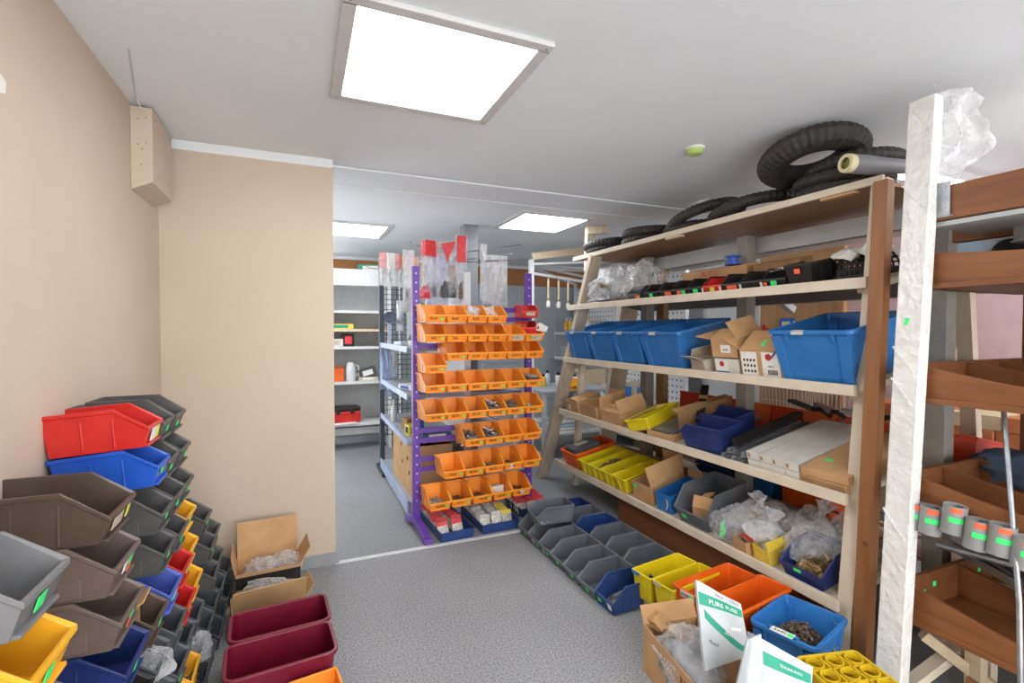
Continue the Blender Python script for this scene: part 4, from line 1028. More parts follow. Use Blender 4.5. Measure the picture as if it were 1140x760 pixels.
for i in range(2):
    t = thing('flat_carton', ['brown flat carton under the topmost flat carton by the cream post', 'brown flat carton with green sticker by the cream post, topmost'][i], 'box', sp(4, .30, 1.475, .003+i*.042), 0, 'brown flat cartons', (0, -TL, R(2*i)))
    obj('box_body', MB().box((0, 0, .019), (.58, .215, .038)), MATS['card'], t, bevel=.002)
    if i: obj('sticker', MB().box((-.16, .05, .0385), (.024, .035, .001)).box((-.2, -.1078, .02), (.05, .001, .02)), MATS['green_dot'], t)
    else: obj('open_end', MB().box((-.291, 0, .02), (.001, .20, .028)), MATS['card_dark'], t)

# ---- shelf 5
t = tote('orange plastic tub at the far end of the bottom shelf', 3.62, k=5, W=.24, L=.40, H=.15, d=.19, m_='orange_plastic', group=None, card=False)
t = shelf_box('grey and black boxed tool pack lying in the orange tub', 5, .14, 3.62, .26, .15, .05, 'dark_board', .125, 'pack', 'tool_pack')
obj('label', MB().box((0, .02, .0505), (.12, .07, .001)), MATS['card_grey'], t)
for i, y in enumerate((3.41, 3.25, 3.09, 2.93)):
    t = thing('storage_tub', f'yellow tub on the bottom shelf, {["next to the orange tub", "second from the orange tub, holding dark screws", "third from the orange tub", "fourth from the orange tub, beside the tall carton"][i]}', 'tub', sp(5, .19, y), 0, 'yellow tubs on the bottom shelf', (0, -TL, 0))
    key = ('ytub',)
    if key not in BINM: BINM[key] = tub_mb(.38, .152, .115, .016, .004, .012, .005, .010, ribs=1).mesh('tub_body', MATS['yellow_plastic'])
    obj('tub_body', BINM[key], None, t, bevel=.002)
    if i != 3:
        tag(obj('screw_pile', pile_mb(.24, .10, .05, 170 if i == 1 else 20, .035, .0032, 60+i), MATS['dark_screw' if i == 1 else 'screw'], None, sp(5, .17, y, .05 if i == 1 else .03), (0, -TL, 0)), ['a few silver screws in the first yellow tub of the bottom shelf', 'dark screws heaped in the second yellow tub of the bottom shelf', 'a few pale screws in the third yellow tub of the bottom shelf'][i], 'screws', kind='stuff')
c = carton('carton', 'open brown carton with an upright back flap and green stickers on the bottom shelf', 'box', .30, .19, .13, sp(5, .17, 2.70), 0, 'card', flaps=(('+x', 95), ('-y', 75)), fl=.13, rot=(0, -TL, R(3)))
obj('sticker', MB().box((-.1512, .06, .10), (.001, .03, .026)).box((-.05, -.05, .131), (.001, .001, .001)), MATS['green_dot'], c)
carton('carton', 'low blue-fronted carton with string beside the grey bin', 'box', .30, .13, .12, sp(5, .18, 2.50), 0, 'card', body='tote_blue', rot=(0, -TL, R(4)), flaps=(('+x', 100),), fl=.05)
tag(obj('string_loop', MB().tube([(0, .05*cos(a), .06+.05*sin(a)) for a in [i*pi/9 for i in range(12)]], .003, 6), MATS['white_metal'], None, sp(5, .015, 2.50), (0, 0, 0)), 'loop of white string on the blue-fronted carton', 'string')
storage_bin('big slate grey bin with a small carton inside on the bottom shelf', 'slate', sp(5, .36, 2.24), FACE, L=.345, W=.25, H=.20, dots=[('green_dot', -.06, .5, .035, .026)], tilt=-TL, lip=.45, rimx=.72)
carton('small_carton', 'small brown carton lying in the big slate grey bin', 'box', .18, .13, .07, sp(5, .17, 2.24, .03), 0, 'card', flaps=(('-x', 60), ('+y', 20)), fl=.07, rot=(0, -TL, R(20)))
bags = [(.14, 2.03, .13, .11, .09, 'clear_film', 'clear bag with a green tag in front of the big slate bin'), (.22, 1.93, .13, .14, .11, 'clear_film', 'clear bag of dark parts in the middle of the bottom shelf'), (.14, 1.83, .12, .10, .09, 'milky_film', 'milky bag with red print tied at the neck on the bottom shelf'),
        (.30, 1.70, .13, .13, .11, 'clear_film', 'clear bag of brown parts at the back of the bottom shelf'), (.18, 1.60, .12, .12, .12, 'clear_film', 'clear puffed bag behind the navy bin of brass screws'), (.28, 1.50, .11, .10, .13, 'clear_film', 'clear bag with yellow bits against the cream post')]
for i, (d, y, rx, ry, rz2, fm, lab) in enumerate(bags):
    t = thing('plastic_bag', lab, 'bag', sp(5, d, y), 0, 'bags on the bottom shelf', (0, -TL, i*.7))
    obj('film', blob_mb(rx, ry, rz2, 70+i, .22), MATS[fm], t)
    obj('contents', blob_mb(rx*.72, ry*.72, rz2*.6, 80+i, .25), MATS['earth_content' if i in (1, 3) else 'grey_content' if i != 2 else 'pouch_white'], t, (0, 0, .004))
    if i in (1, 2, 3): obj('tied_neck', neck_mb(0, 0, rz2*1.35, .10, .028, i, (-.25, .2)), MATS['milky_film'], t)
o = tag(obj('green_tag', MB().prism([(0, 0), (.03, .01), (.035, .05), (.02, .06), (.018, .10), (-.005, .07)], 0, .002), MATS['green_dot'], None, sp(5, .012, 2.02, .03), (R(80), 0, R(-90))), 'bright green tag on the clear bag in front of the slate bin', 'tag')
tag(obj('printed_band', MB().box((0, 0, 0), (.002, .07, .018)), MATS['red_ink'], None, sp(5, .02, 1.83, .10), (R(10), 0, 0)), 'red printed strip on the milky tied bag', 'label')
carton('small_carton', 'small open brown carton at the front edge of the bottom shelf', 'box', .12, .11, .07, sp(5, .07, 1.87), 0, 'card', rot=(0, -TL, R(-12)))
carton('small_carton', 'small yellowish open carton beside the navy bin of brass screws', 'box', .14, .10, .08, sp(5, .08, 1.745), 0, 'pouch_yellow', flaps=(('-y', 70),), fl=.04, rot=(0, -TL, R(-6)))
storage_bin('navy blue bin of brass screws at the near end of the bottom shelf', 'navy_plastic', sp(5, .24, 1.535), FACE, L=.235, W=.20, H=.135, dots=[('green_dot', -.01, .85, .035, .014)], tilt=-TL, lip=.55, rimx=.5)
tag(obj('screw_pile', pile_mb(.15, .15, .07, 80, .055, .0028, 91), MATS['brass_screw'], None, sp(5, .13, 1.535, .03), (0, -TL, 0)), 'long brass screws heaped in the navy bin on the bottom shelf', 'screws', kind='stuff')
t = thing('cable_ties', 'sprig of black cable ties sticking up by the cream post, bottom shelf', 'cable ties', sp(5, .42, 1.56, .10))
for i in range(7):
    a = i*.9; obj('cable_tie', MB().tube([(0, 0, 0), (.05*cos(a), .05*sin(a), .04+.01*i), (.10*cos(a), .09*sin(a), .05+.012*i)], .003, 5), MATS['jet'], t)

# ---- goods on the far side, seen between the shelves
def bp(k, d, y, h=0.0):
    return (5.3-SHX[k]-d*CT+h*ST, y, SHZ[k]+d*ST+h*CT-.01)
for i in range(9):
    c_ = 'orange_plastic' if i % 2 else 'red_orange'
    if 'red_orange' not in MATS: mat('red_orange', '#d1401a', .4)
    y = 3.05-i*.215
    storage_bin(f'orange-red bin on the far side of the fourth shelf, {ORD[i]} from its far end', c_, bp(4, .34, y), 0, L=.30, W=.205, H=.17, dots=[('orange_dot', .0, .5)], group='orange-red bins on the far side', tilt=-TL, rimx=.8, lip=.7)
t = tote('orange tub on the far side of the bottom shelf', 2.05, W=.34, L=.36, H=.20, loc=bp(5, .26, 2.02), rot=(0, TL, 0), m_='orange_plastic', group=None, card=False)
t = tote('blue tub on the far side of the bottom shelf, behind the bags', 2.4, W=.30, L=.34, H=.17, loc=bp(5, .26, 2.38), rot=(0, TL, 0), group=None, card=False)
for i in range(3):
    t = tote(f'stacked blue tray on the far side, {["bottom", "middle", "top"][i]} of three', 2.75, W=.36, L=.34, H=.07, loc=bp(5, .26, 2.74, .02+i*.05), rot=(0, TL, 0), m_='cobalt', group='stacked blue trays', card=False)
# ================================================================ FLOOR BINS BEFORE THE TIMBER SHELVING
G_F = 'floor bins before the timber shelving'
r1 = [('cobalt', 2.07, .135, 'front row, nearest the camera, holding screws'), ('slate', 2.225, .125, 'front row, next to the blue bin'), ('slate', 2.385, .125, 'front row, third from the camera'), ('slate', 2.545, .125, 'front row, fourth from the camera'),
      ('slate', 2.705, .125, 'front row, fifth from the camera'), ('slate', 2.865, .125, 'front row, under the stacked bin'), ('slate', 3.02, .125, 'front row, at the tray end')]
for i, (c, y, h, w_) in enumerate(r1):
    dots = {0: [('green_dot', -.045, .42, .03, .022), ('paper', .04, .5, .03, .035)], 4: [('green_dot', .03, .5), ('paper', -.02, .45, .02, .026)], 5: [('paper', -.01, .5, .02, .024), ('green_dot', .04, .35)]}.get(i, [('green_dot', rr.uniform(-.03, .03), .5)])
    nm_ = 'dark blue' if c == 'cobalt' else 'slate grey'
    x0 = 1.385 if i == 0 else 1.375
    storage_bin(f'{nm_} floor bin in the {w_}', c, (x0+.265, y, .004), FACE+R(2), L=.265, W=.152, H=h, style='panel', dots=dots, group=G_F, lip=.45, rimx=.72)
r2 = [('slate', 2.25, 'second row, nearest the camera, holding silver screws'), ('slate', 2.43, 'second row, second from the camera'), ('slate', 2.61, 'second row, third from the camera'), ('cobalt', 2.79, 'second row, fourth from the camera'),
      ('slate', 2.97, 'second row, fifth from the camera'), ('navy_plastic', 3.14, 'second row, at the far end')]
for i, (c, y, w_) in enumerate(r2):
    nm_ = {'slate': 'slate grey', 'cobalt': 'dark blue', 'navy_plastic': 'navy blue'}[c]
    storage_bin(f'{nm_} floor bin in the {w_}', c, (1.675+.27, y, .004), FACE+R(1), L=.27, W=.165, H=.13, style='panel', dots=[('green_dot', .02, .5)], group=G_F, lip=.45, rimx=.72)
storage_bin('slate grey floor bin stacked on top of the front row near the trays', 'slate', (1.40+.265, 2.90, .132), FACE+R(-6), L=.265, W=.165, H=.115, style='panel', dots=[('green_dot', -.03, .5)], group=G_F, lip=.5, rimx=.75)
for (x, y, z, m_, L_, W_, h_, n, lab) in [(1.50, 2.07, .01, 'screw', .14, .11, .05, 45, 'silver screws in the dark blue floor bin of the front row'), (1.80, 2.25, .01, 'screw', .18, .13, .06, 80, 'silver screws heaped in the nearest grey bin of the second row'),
                                       (1.47, 2.90, .138, 'hex_nuts', .08, .10, .03, 18, 'white plugs in the stacked grey floor bin'), (1.46, 2.385, .01, 'screw', .06, .08, .02, 8, 'a few screws in the third grey floor bin'), (1.56, 2.225, .01, 'hex_nuts', .1, .1, .02, 6, 'a few pale plugs in the grey floor bin next to the blue bin')]:
    tag(obj('screw_pile', pile_mb(L_, W_, h_, n, .04, .003, int(y*100)), MATS[m_], None, (x, y, z)), lab, 'screws', kind='stuff')

# yellow and orange tubs, blue tote on the floor
for i, (x, y) in enumerate(((1.71, 1.995), (1.735, 1.865))):
    t = thing('storage_tub', ['yellow tub on the floor plinth beside the grey bins', 'yellow tub on the floor plinth beside the orange tubs'][i], 'tub', (x, y, .06), R(8), 'yellow tubs on the floor')
    obj('tub_body', tub_mb(.34, .125, .135, .014, .004, .012, .005, .01), MATS['yellow_plastic'], t, bevel=.002)
    obj('rim_label', MB().box((-.176, .03, .128), (.002, .05, .016)), MATS['tote_blue' if i == 0 else 'card_grey'], t)
    tag(obj('screw_pile', pile_mb(.10, .08, .03, 24, .02, .003, 31+i), MATS['galv'], None, (x-.07, y, .068)), ['small grey bolts in the yellow floor tub beside the grey bins', 'small grey bolts in the yellow floor tub beside the orange tubs'][i], 'bolts', kind='stuff')
for i, (x, y, rz, W_) in enumerate(((1.80, 1.745, 7, .155), (1.85, 1.595, 8, .150))):
    t = thing('storage_tub', ['orange tub with a white label on its rim, beside the yellow floor tubs', 'orange tub on the floor between the other orange tub and the blue tote'][i], 'tub', (x, y, .03), R(rz), 'orange tubs on the floor')
    obj('tub_body', tub_mb(.40, W_, .19, .022, .004, .014, .007, .012, ribs=2), MATS['orange_plastic'], t, bevel=.002)
    if i == 0:
        lb = obj('rim_label', MB().box((0, 0, 0), (.002, .075, .03)), MATS['paper'], t, (-.2085, -.01, .172), (0, R(-8), 0))
        obj('lettering', text_mesh('6x60', .022, MATS['ink']), None, lb, (-.0014, .01, 0), (pi/2, 0, -pi/2)); obj('sticker', MB().box((-.0014, -.028, 0), (.001, .02, .026)), MATS['green_dot'], lb)
    tag(obj('screw_pile', pile_mb(.20, .11, .05, 60, .04, .004, 41+i), MATS['dark_screw'], None, (x+.04, y, .04), (0, 0, R(rz))), ['dark bolts in the orange tub with the white rim label', 'dark bolts in the orange tub next to the blue tote'][i], 'bolts', kind='stuff')
t = tote('blue tote of dark screws on the floor beside the near cream upright', 0, W=.235, L=.31, H=.215, loc=(1.875, 1.375, .0), rot=(0, 0, R(15)), card=False, group=None)
lb = obj('rim_label', MB().box((0, 0, 0), (.035, .085, .0015)), MATS['paper'], t, (-.153, .0, .2165), (0, 0, 0))
obj('lettering', text_mesh('5x40', .024, MATS['ink']), None, lb, (0, .008, .001), (0, 0, -pi/2)); obj('sticker', MB().box((0, -.03, .001), (.022, .022, .001)), MATS['green_dot'], lb)
obj('label_holder', MB().box((-.153, 0, .212), (.04, .11, .006)), MATS['tote_blue'], t)
tag(obj('screw_pile', pile_mb(.24, .18, .095, 500, .036, .0032, 55), MATS['dark_screw'], None, (1.88, 1.375, .09), (0, 0, R(15))), 'large heap of dark screws in the blue floor tote', 'screws', kind='stuff')

# carton with bags at the bottom
c = carton('carton', 'torn brown carton with black lettering full of bags, front of the timber shelving', 'box', .25, .42, .19, (1.375, 1.40, 0), R(-10), 'card', flaps=(('+y', 120), ), fl=.07)
o = obj('lettering', text_mesh('LA0916 34 5', .042, MATS['ink']), None, c, (-.126, -.02, .145), (pi/2, 0, -pi/2))
obj('torn_edge', blob_mb(.03, .07, .025, 14, .4), MATS['card'], c, (-.06, .20, .185))
t = thing('plastic_bag', 'clear bag of grey parts bulging from the torn brown carton', 'bag', (1.34, 1.42, .05), R(-10))
obj('film', blob_mb(.095, .155, .125, 111, .22, 2.6), MATS['clear_film'], t); obj('contents', blob_mb(.085, .14, .095, 112, .2), MATS['grey_content'], t)

def sheet_bag(name, label, q, thick, prints=(), seed=0, texts=(), bulge=.015):
    """printed pouch stretched between four corners (tl, tr, br, bl), with its own thickness"""
    TLc, TRc, BRc, BLc = [Vector(p) for p in q]
    nrm = (TRc-TLc).cross(BLc-TLc).normalized()
    if nrm.dot(Vector((0, 0, 1.4))-TLc+Vector((0, 0, 0))*0) < 0 and nrm.dot(-TLc) < 0: nrm = -nrm
    if nrm.dot(Vector((0, 0, 1.4))-TLc) < 0: nrm = -nrm
    def P(u, v, o):
        p = TLc*(1-u)*(1-v)+TRc*u*(1-v)+BRc*u*v+BLc*(1-u)*v
        b = bulge*sin(pi*u)*sin(pi*min(1, v))+.008*noise.noise(Vector((u*2.5+seed, v*2.5, seed)))
        return p+nrm*(b+o)
    base = TLc.copy(); base.z = min(p.z for p in (TLc, TRc, BRc, BLc))
    t = thing(name, label, 'bag', base)
    def patch(u0, u1, v0, v1, o0, o1, n=10, skew=0):
        vs = []; fs = []
        for lay in (o0, o1):
            for j in range(n+1):
                for i in range(n+1):
                    u = u0+(u1-u0)*i/n; v = v0+(v1-v0)*j/n+skew*(i/n)
                    vs.append(P(u, v, lay)-base)
        N = n+1; K = N*N
        for j in range(n):
            for i in range(n):
                a = j*N+i; fs.append((a, a+1, a+N+1, a+N)); fs.append((K+a, K+a+N, K+a+N+1, K+a+1))
        for i in range(n):
            for a, b_ in ((i, i+1), (n*N+i, n*N+i+1), (i*N, (i+1)*N), (i*N+n, (i+1)*N+n)): fs.append((a, b_, K+b_, K+a))
        return MB().add(vs, fs, True)
    obj('pouch', patch(0, 1, 0, 1, -thick, 0), mat('pouch_plastic', '#b3babd', .3, hex2='#bec4c7'), t)
    for (u0, u1, v0, v1, sk, mt) in prints: obj('print_band', patch(u0, u1, v0, v1, .0004, .0012, 8, sk), MATS[mt], t)
    for (s, size, u, v, ang, mt) in texts:
        me = text_mesh(s, size, MATS[mt]).copy()
        W = (TRc-TLc).length; H = (BLc-TLc).length
        for vx in me.vertices:
            x, y = vx.co.x, vx.co.y; ca, sa = cos(ang), sin(ang)
            x, y = x*ca-y*sa, x*sa+y*ca
            vx.co = P(u+x/W, v-y/H, .0016+vx.co.z)-base
        obj('lettering', me, None, t)
    return t
sheet_bag('printed_bag', 'white and green printed plastic pouch standing in the torn carton', [(1.357, 1.409, .465), (1.508, 1.342, .374), (1.486, 1.273, .225), (1.273, 1.277, .225)], .012,
          [(.02, .98, .13, .28, .0, 'green_print'), (.10, .90, .32, .43, .50, 'green_print'), (.60, .86, .50, .55, .0, 'paper')], 3,
          [('PURE FUSE', .026, .54, .215, 0, 'paper'), ('1213', .018, .84, .06, 0, 'mid_grey'), ('fuse co', .012, .50, .07, 0, 'red_ink'), ('4x60', .02, .22, .72, -.6, 'mid_grey'), ('SURE', .022, .58, .62, -.5, 'paper')])
sheet_bag('printed_bag', 'white pouch with green band lying at the bottom edge below the blue tote', [(1.358, 1.157, .404), (1.536, 1.078, .295), (1.458, 1.033, .16), (1.308, 1.099, .16)], .03,
          [(.03, .97, .14, .30, .0, 'green_print')], 7, [('SEALING RODS', .014, .6, .22, 0, 'paper'), ('4x60', .018, .62, .42, 0, 'mid_grey')], .03)
sheet_bag('printed_bag', 'narrow white pouch with green foot between the two printed pouches', [(1.325, 1.149, .396), (1.365, 1.132, .415), (1.318, 1.062, .2), (1.206, 1.111, .2)], .02, [(.05, .95, .66, .85, .0, 'green_print')], 11, [('FUSE', .03, .5, .76, 0, 'paper')])
t = thing('egg_tray', 'yellow plastic crate with a lattice of round rings at the bottom edge', 'crate', (1.70, 1.03, 0), R(-14))
obj('crate_body', tub_mb(.24, .28, .235, .03, .004, .015, .004, .015), mat('ring_yellow', '#cfae1c', .4), t, bevel=.002)
m = MB()
for i in range(3):
    for j in range(4):
        cx, cy = -.078+i*.078, -.10+j*.067
        m.lathe([(.026, .268), (.030, .268), (.030, .286), (.026, .286), (.026, .268)], 18, Matrix.Translation((cx, cy, 0)), False, False)
for i in range(4): m.box((-.117+i*.078, 0, .277), (.005, .27, .014))
for j in range(5): m.box((0, -.134+j*.067, .277), (.23, .005, .014))
obj('ring_lattice', m, MATS['ring_yellow'], t, (0, 0, -.05))

# ================================================================ POSTS AND BROWN TROUGH RACK AT THE RIGHT
t = thing('wrapped_post', 'tall white post wrapped in clear film with a green sticker', 'post', (2.037, 1.12, 0))
fw = mat('foam_wrap', '#dcdad6', .22, hex2='#e8e6e2', scale=14, bump=.9, bscale=34, stretch=(1, 1, 1), spec=.7)
obj('post_body', MB().bar((0, 0, 0), (.16, 0, 2.28), .056, .088), fw, t, bevel=.004)
m = MB()
for z in (.62, 1.12, 1.24, 1.86): m.bar((.0705*z-.001, -.03, z), (.0705*z-.001, .046, z+.10), .062, .004)
obj('film_fold', m, MATS['clear_film'], t)
obj('sticker', MB().prism([(-.010, -.012), (.006, -.014), (.004, -.003), (.012, .010), (-.002, .014), (-.004, .004)], 0, .001, Matrix.Translation((.0702*1.435-.0298, .005, 1.435)) @ Matrix.Rotation(-pi/2, 4, 'Y') @ Matrix.Rotation(pi/2, 4, 'Z')), MATS['green_dot'], t)
# loose film streaming off the post top
vs = []; fs = []; nu, nv = 16, 20
for j in range(nv+1):
    for i in range(nu+1):
        u, v = i/nu, j/nv
        w_ = (.26 if v < .45 else .26-.20*(v-.45)/.55)*(1-.25*sin(7*v))
        x = .165+u*w_; y = -.02-.05*u+.035*noise.noise(Vector((u*5, v*5, 2)))+.02*sin(9*u+4*v); z = 2.33-.02*u-.36*v+.05*noise.noise(Vector((u*3, v*3, 7)))
        vs.append((x, y, z))
for j in range(nv):
    for i in range(nu): a = j*(nu+1)+i; fs.append((a, a+1, a+nu+2, a+nu+1))
fo = obj('loose_film', MB().add(vs, fs, True), MATS['clear_film'], t); sm = fo.modifiers.new('thick', 'SOLIDIFY'); sm.thickness = .0015
t = thing('timber_post', 'brown varnished timber post between cream upright and white wrapped post', 'post', (2.13, 1.28, 0))
obj('post_body', MB().bar((0, 0, 0), (.095, 0, 2.02), .05, .058), MATS['brown_post'], t, bevel=.003)
obj('knot', MB().lathe([(.013, 0), (.009, .001)], 14, Matrix.Translation((.0, -.005, .52)) @ Matrix.Rotation(-pi/2, 4, 'Y')), MATS['trough_dark'], t)

pr = thing('pipe_rack', 'brown timber rack of open troughs for pipes at the right edge', 'rack', (2.5, .7, 0))
po = Vector((2.5, .7, 0))
def pp(name, mb, m_, bevel=.002, parent=None):
    o = obj(name, mb, MATS[m_], parent or pr, bevel=bevel)
    if parent is None: o.location = -po
    return o
def dipped(x, y0, y1, z0, h, dip, t_, n=14):
    """long board along y with a sagging top edge"""
    pts = [(y0, z0), (y1, z0)]
    for i in range(n+1):
        f = i/n; pts.append((y1+(y0-y1)*f, z0+h-dip*sin(pi*f)))
    m = MB(); N = len(pts)
    vs = [(x, y, z) for y, z in pts]+[(x+t_, y, z) for y, z in pts]
    m.add(vs, [tuple(range(N)), tuple(range(2*N-1, N-1, -1))]+[(i, (i+1) % N, N+(i+1) % N, N+i) for i in range(N)])
    return m
LV = [(2.14, .285, .15, .075), (2.15, .70, .155, .07), (2.17, 1.132, .145, .075), (2.20, 1.562, .14, .04)]
for li, (x, z, h, dip) in enumerate(LV):
    y0, y1 = .10, 1.15
    tr = pp('trough_board', dipped(x, y0, y1, z, h, dip, .02), 'trough')
    m = MB().box((2.60, (y0+y1)/2, z+.008), (2.95-x, y1-y0, .016))
    pp('trough_bottom', m, 'trough_dark')
    pp('edge_strip', MB().box((x-.004, (y0+y1)/2, z+.006), (.012, y1-y0, .02)), 'trough')
    pp('end_board', MB().box((2.60, y1-.01, z+h/2), (2.95-x, .02, h)), 'trough_dark')
    for dx in (.36, .62, .88) if li != 1 else (.22, .50, .80):
        pp('divider', dipped(x+dx, y0, y1-.02, z+.016, h-.02, dip*.8, .016), 'trough_dark')
    # little green stickers inside the far end
    if li == 0:
        st = MB()
        for (sx, sz) in ((2.26, .365), (2.33, .385), (2.56, .37), (2.66, .38)): st.box((sx, y1-.021, sz), (.022, .002, .02))
        pp('sticker', st, 'green_dot')
pp('top_beam', MB().box((2.22, .62, 1.875), (.045, .98, .125)), 'trough')
pp('top_beam', MB().box((2.58, .62, 1.83), (.045, 1.16, .11)), 'trough')
pp('top_board', MB().box((2.42, .60, 1.80), (.42, 1.0, .018)), 'pale_beam')
pp('beam_stub', MB().box((2.3, .55, 2.0), (.05, .5, .13)), 'trough_dark')
for (x, y, z) in ((2.19, 1.075, 1.885), (2.48, .93, 1.80)):
    m = MB().box((x, y, z), (.006, .08, .13)).box((x+.03, y, z-.063), (.07, .10, .006)).prism([(0, 0), (.06, 0), (0, .09)], -.003, .003, Matrix.Translation((x, y+.04, z-.062)) @ Matrix.Rotation(pi/2, 4, 'X'))
    for a in (-.025, .02):
        for b_ in (-.03, .01, .045): m.lathe([(.005, 0), (.005, .003)], 8, Matrix.Translation((x-.003, y+a, z+b_)) @ Matrix.Rotation(-pi/2, 4, 'Y'))
    pp('steel_bracket', m, 'galv', .001)
pp('back_board', MB().box((2.96, .62, 1.0), (.02, 1.0, 1.7)), 'trough_dark')
pp('rack_leg', MB().bar((2.30, .98, 0), (2.30, .98, .285), .05, .05), 'pine'); pp('rack_leg', MB().bar((2.42, 1.0, 0), (2.42, 1.0, .285), .05, .05), 'cream_paint')
pp('leg_brace', MB().bar((2.12, 1.12, .02), (2.36, 1.02, .22), .05, .03), 'cream_paint'); pp('leg_brace', MB().bar((2.2, 1.1, .23), (2.42, .86, .0), .04, .04), 'pine')
pp('centre_leg', MB().bar((2.85, .6, 0), (2.85, .6, 1.9), .05, .05), 'cream_paint')
tag(obj('curved_board', dipped(2.16, .1, .95, .04, .13, .05, .02), MATS['trough'], bevel=.002), 'curved brown board standing on the floor under the lowest trough', 'board')

# grey pipe offcuts hanging along the second trough
pv = [(2.11, 1.10, .709), (2.11, 1.043, .709), (2.11, .973, .737), (2.11, .907, .708), (2.11, .844, .714), (2.11, .784, .694)]
for i, (x, y, z) in enumerate(pv):
    t = thing('pipe_offcut', f'short grey pipe piece hanging on the second trough, {["farthest, half behind the white post", "second from the white post", "third from the white post, hung highest", "third from the right edge", "second from the right edge", "cut off at the right edge"][i]}', 'pipe', (x, y, z-.05), 0, 'grey pipe pieces on the trough', (R(4), R(3), 0))
    obj('pipe_body', MB().lathe([(.0345, 0), (.0345, .10), (.0315, .10), (.0315, 0), (.0345, 0)], 28, None, False, False), MATS['pvc_grey'], t)
    a0 = R(205)
    def curved(za, zb, a1, a2):
        m = MB(); n = 6
        m.loft([[(r*cos(a1+(a2-a1)*k/n), r*sin(a1+(a2-a1)*k/n), z_) for (r, z_) in ((.0346, za), (.0354, za), (.0354, zb), (.0346, zb))] for k in range(n+1)])
        return m
    obj('clip', MB().box((.032, 0, .09), (.03, .012, .012)), MATS['galv'], t)
    obj('sticker', curved(.078, .095, a0-.35, a0+.6), MATS['orange_dot'], t); obj('sticker', curved(.044, .062, a0-.45, a0+.75), MATS['green_dot'], t)
tag(obj('conduit', MB().tube([(2.29, .915, 1.14), (2.12, .815, .752), (2.035, .765, .56), (1.99, .74, .30)], .0075, 10), MATS['galv']), 'thin galvanised conduit slanting down across the troughs at the right edge', 'conduit')
tag(obj('long_pipe', MB().tube([(2.22, 1.10, .325), (2.22, .15, .325)], .012, 12), MATS['steel']), 'shiny steel pipe lying in the front lane of the lowest trough', 'pipe')
tag(obj('long_pipe', MB().tube([(2.40, 1.16, .52), (2.62, .55, .50)], .014, 10), MATS['galv']), 'grey steel pipe resting across the lowest trough dividers', 'pipe')
for i, (x, y, z, a) in enumerate(((2.44, 1.0, .47, .3), (2.50, .96, .45, .5), (2.56, .92, .46, .2), (2.6, 1.0, .46, .6))):
    m = MB().box((0, 0, 0), (.03, .36, .004)).box((.013, 0, .014), (.004, .36, .028)).box((-.013, 0, .014), (.004, .36, .028))
    tag(obj('metal_channel', m, MATS['galv' if i % 2 else 'steel'], None, (x, y, z), (.15, 0, -a), bevel=.001), f'grey metal channel in the lowest trough, {ORD[i]} from the front lane', 'channel', 'metal channels in the lowest trough')
tag(obj('corner_plate', MB().prism([(0, 0), (.16, 0), (.13, .08), (.02, .10)], 0, .003).box((.08, .0, .035), (.15, .003, .07)), MATS['galv'], None, (2.52, .93, .50), (.5, .2, .4), bevel=.001), 'bent grey metal plate lying on top of the metal channels', 'plate')
# ================================================================ THINGS SEEN BEYOND THE SHELVING
def peg_mat():
    m = bpy.data.materials.new('pegboard'); m.use_nodes = True; nt = m.node_tree; b = nt.nodes['Principled BSDF']
    b.inputs['Roughness'].default_value = .5
    tc = nt.nodes.new('ShaderNodeTexCoord'); sc_ = nt.nodes.new('ShaderNodeVectorMath'); sc_.operation = 'SCALE'; sc_.inputs['Scale'].default_value = 14
    fr_ = nt.nodes.new('ShaderNodeVectorMath'); fr_.operation = 'FRACTION'
    su = nt.nodes.new('ShaderNodeVectorMath'); su.operation = 'SUBTRACT'; su.inputs[1].default_value = (.5, .5, .5)
    mu = nt.nodes.new('ShaderNodeVectorMath'); mu.operation = 'MULTIPLY'; mu.inputs[1].default_value = (0, 1, 1)
    ln = nt.nodes.new('ShaderNodeVectorMath'); ln.operation = 'LENGTH'
    lt = nt.nodes.new('ShaderNodeMath'); lt.operation = 'LESS_THAN'; lt.inputs[1].default_value = .17
    mx = nt.nodes.new('ShaderNodeMix'); mx.data_type = 'RGBA'; mx.inputs['A'].default_value = lin('#d9dadb'); mx.inputs['B'].default_value = lin('#3c3e42')
    L_ = nt.links.new
    L_(tc.outputs['Object'], sc_.inputs[0]); L_(sc_.outputs[0], fr_.inputs[0]); L_(fr_.outputs[0], su.inputs[0]); L_(su.outputs[0], mu.inputs[0]); L_(mu.outputs[0], ln.inputs[0]); L_(ln.outputs['Value'], lt.inputs[0]); L_(lt.outputs[0], mx.inputs['Factor']); L_(mx.outputs['Result'], b.inputs['Base Color'])
    return m
PEG = peg_mat()
def gond(label, y0, y1, x=4.05, levels=(.12, .55, .98, 1.36)):
    g = thing('pegboard_shelf', label, 'shelf', (x, (y0+y1)/2, 0), 0, 'pegboard shop shelves along the far right wall')
    w_ = y1-y0
    obj('pegboard', MB().box((.0, 0, 1.06), (.02, w_, 2.0)), PEG, g)
    for s_ in (-1, 1): obj('post', MB().box((-.01, s_*w_/2, 1.07), (.05, .03, 2.12)), MATS['white_metal'], g)
    for z in levels: obj('shelf', MB().box((-.20, 0, z), (.38, w_-.03, .025)).box((-.395, 0, z), (.012, w_-.03, .04)), MATS['white_metal'], g)
    return g
gond('white pegboard shelf nearer the white door at the far right', 4.38, 5.75, levels=(.12, .52)); gond('white pegboard shelf in the far right corner', 5.78, 6.85)
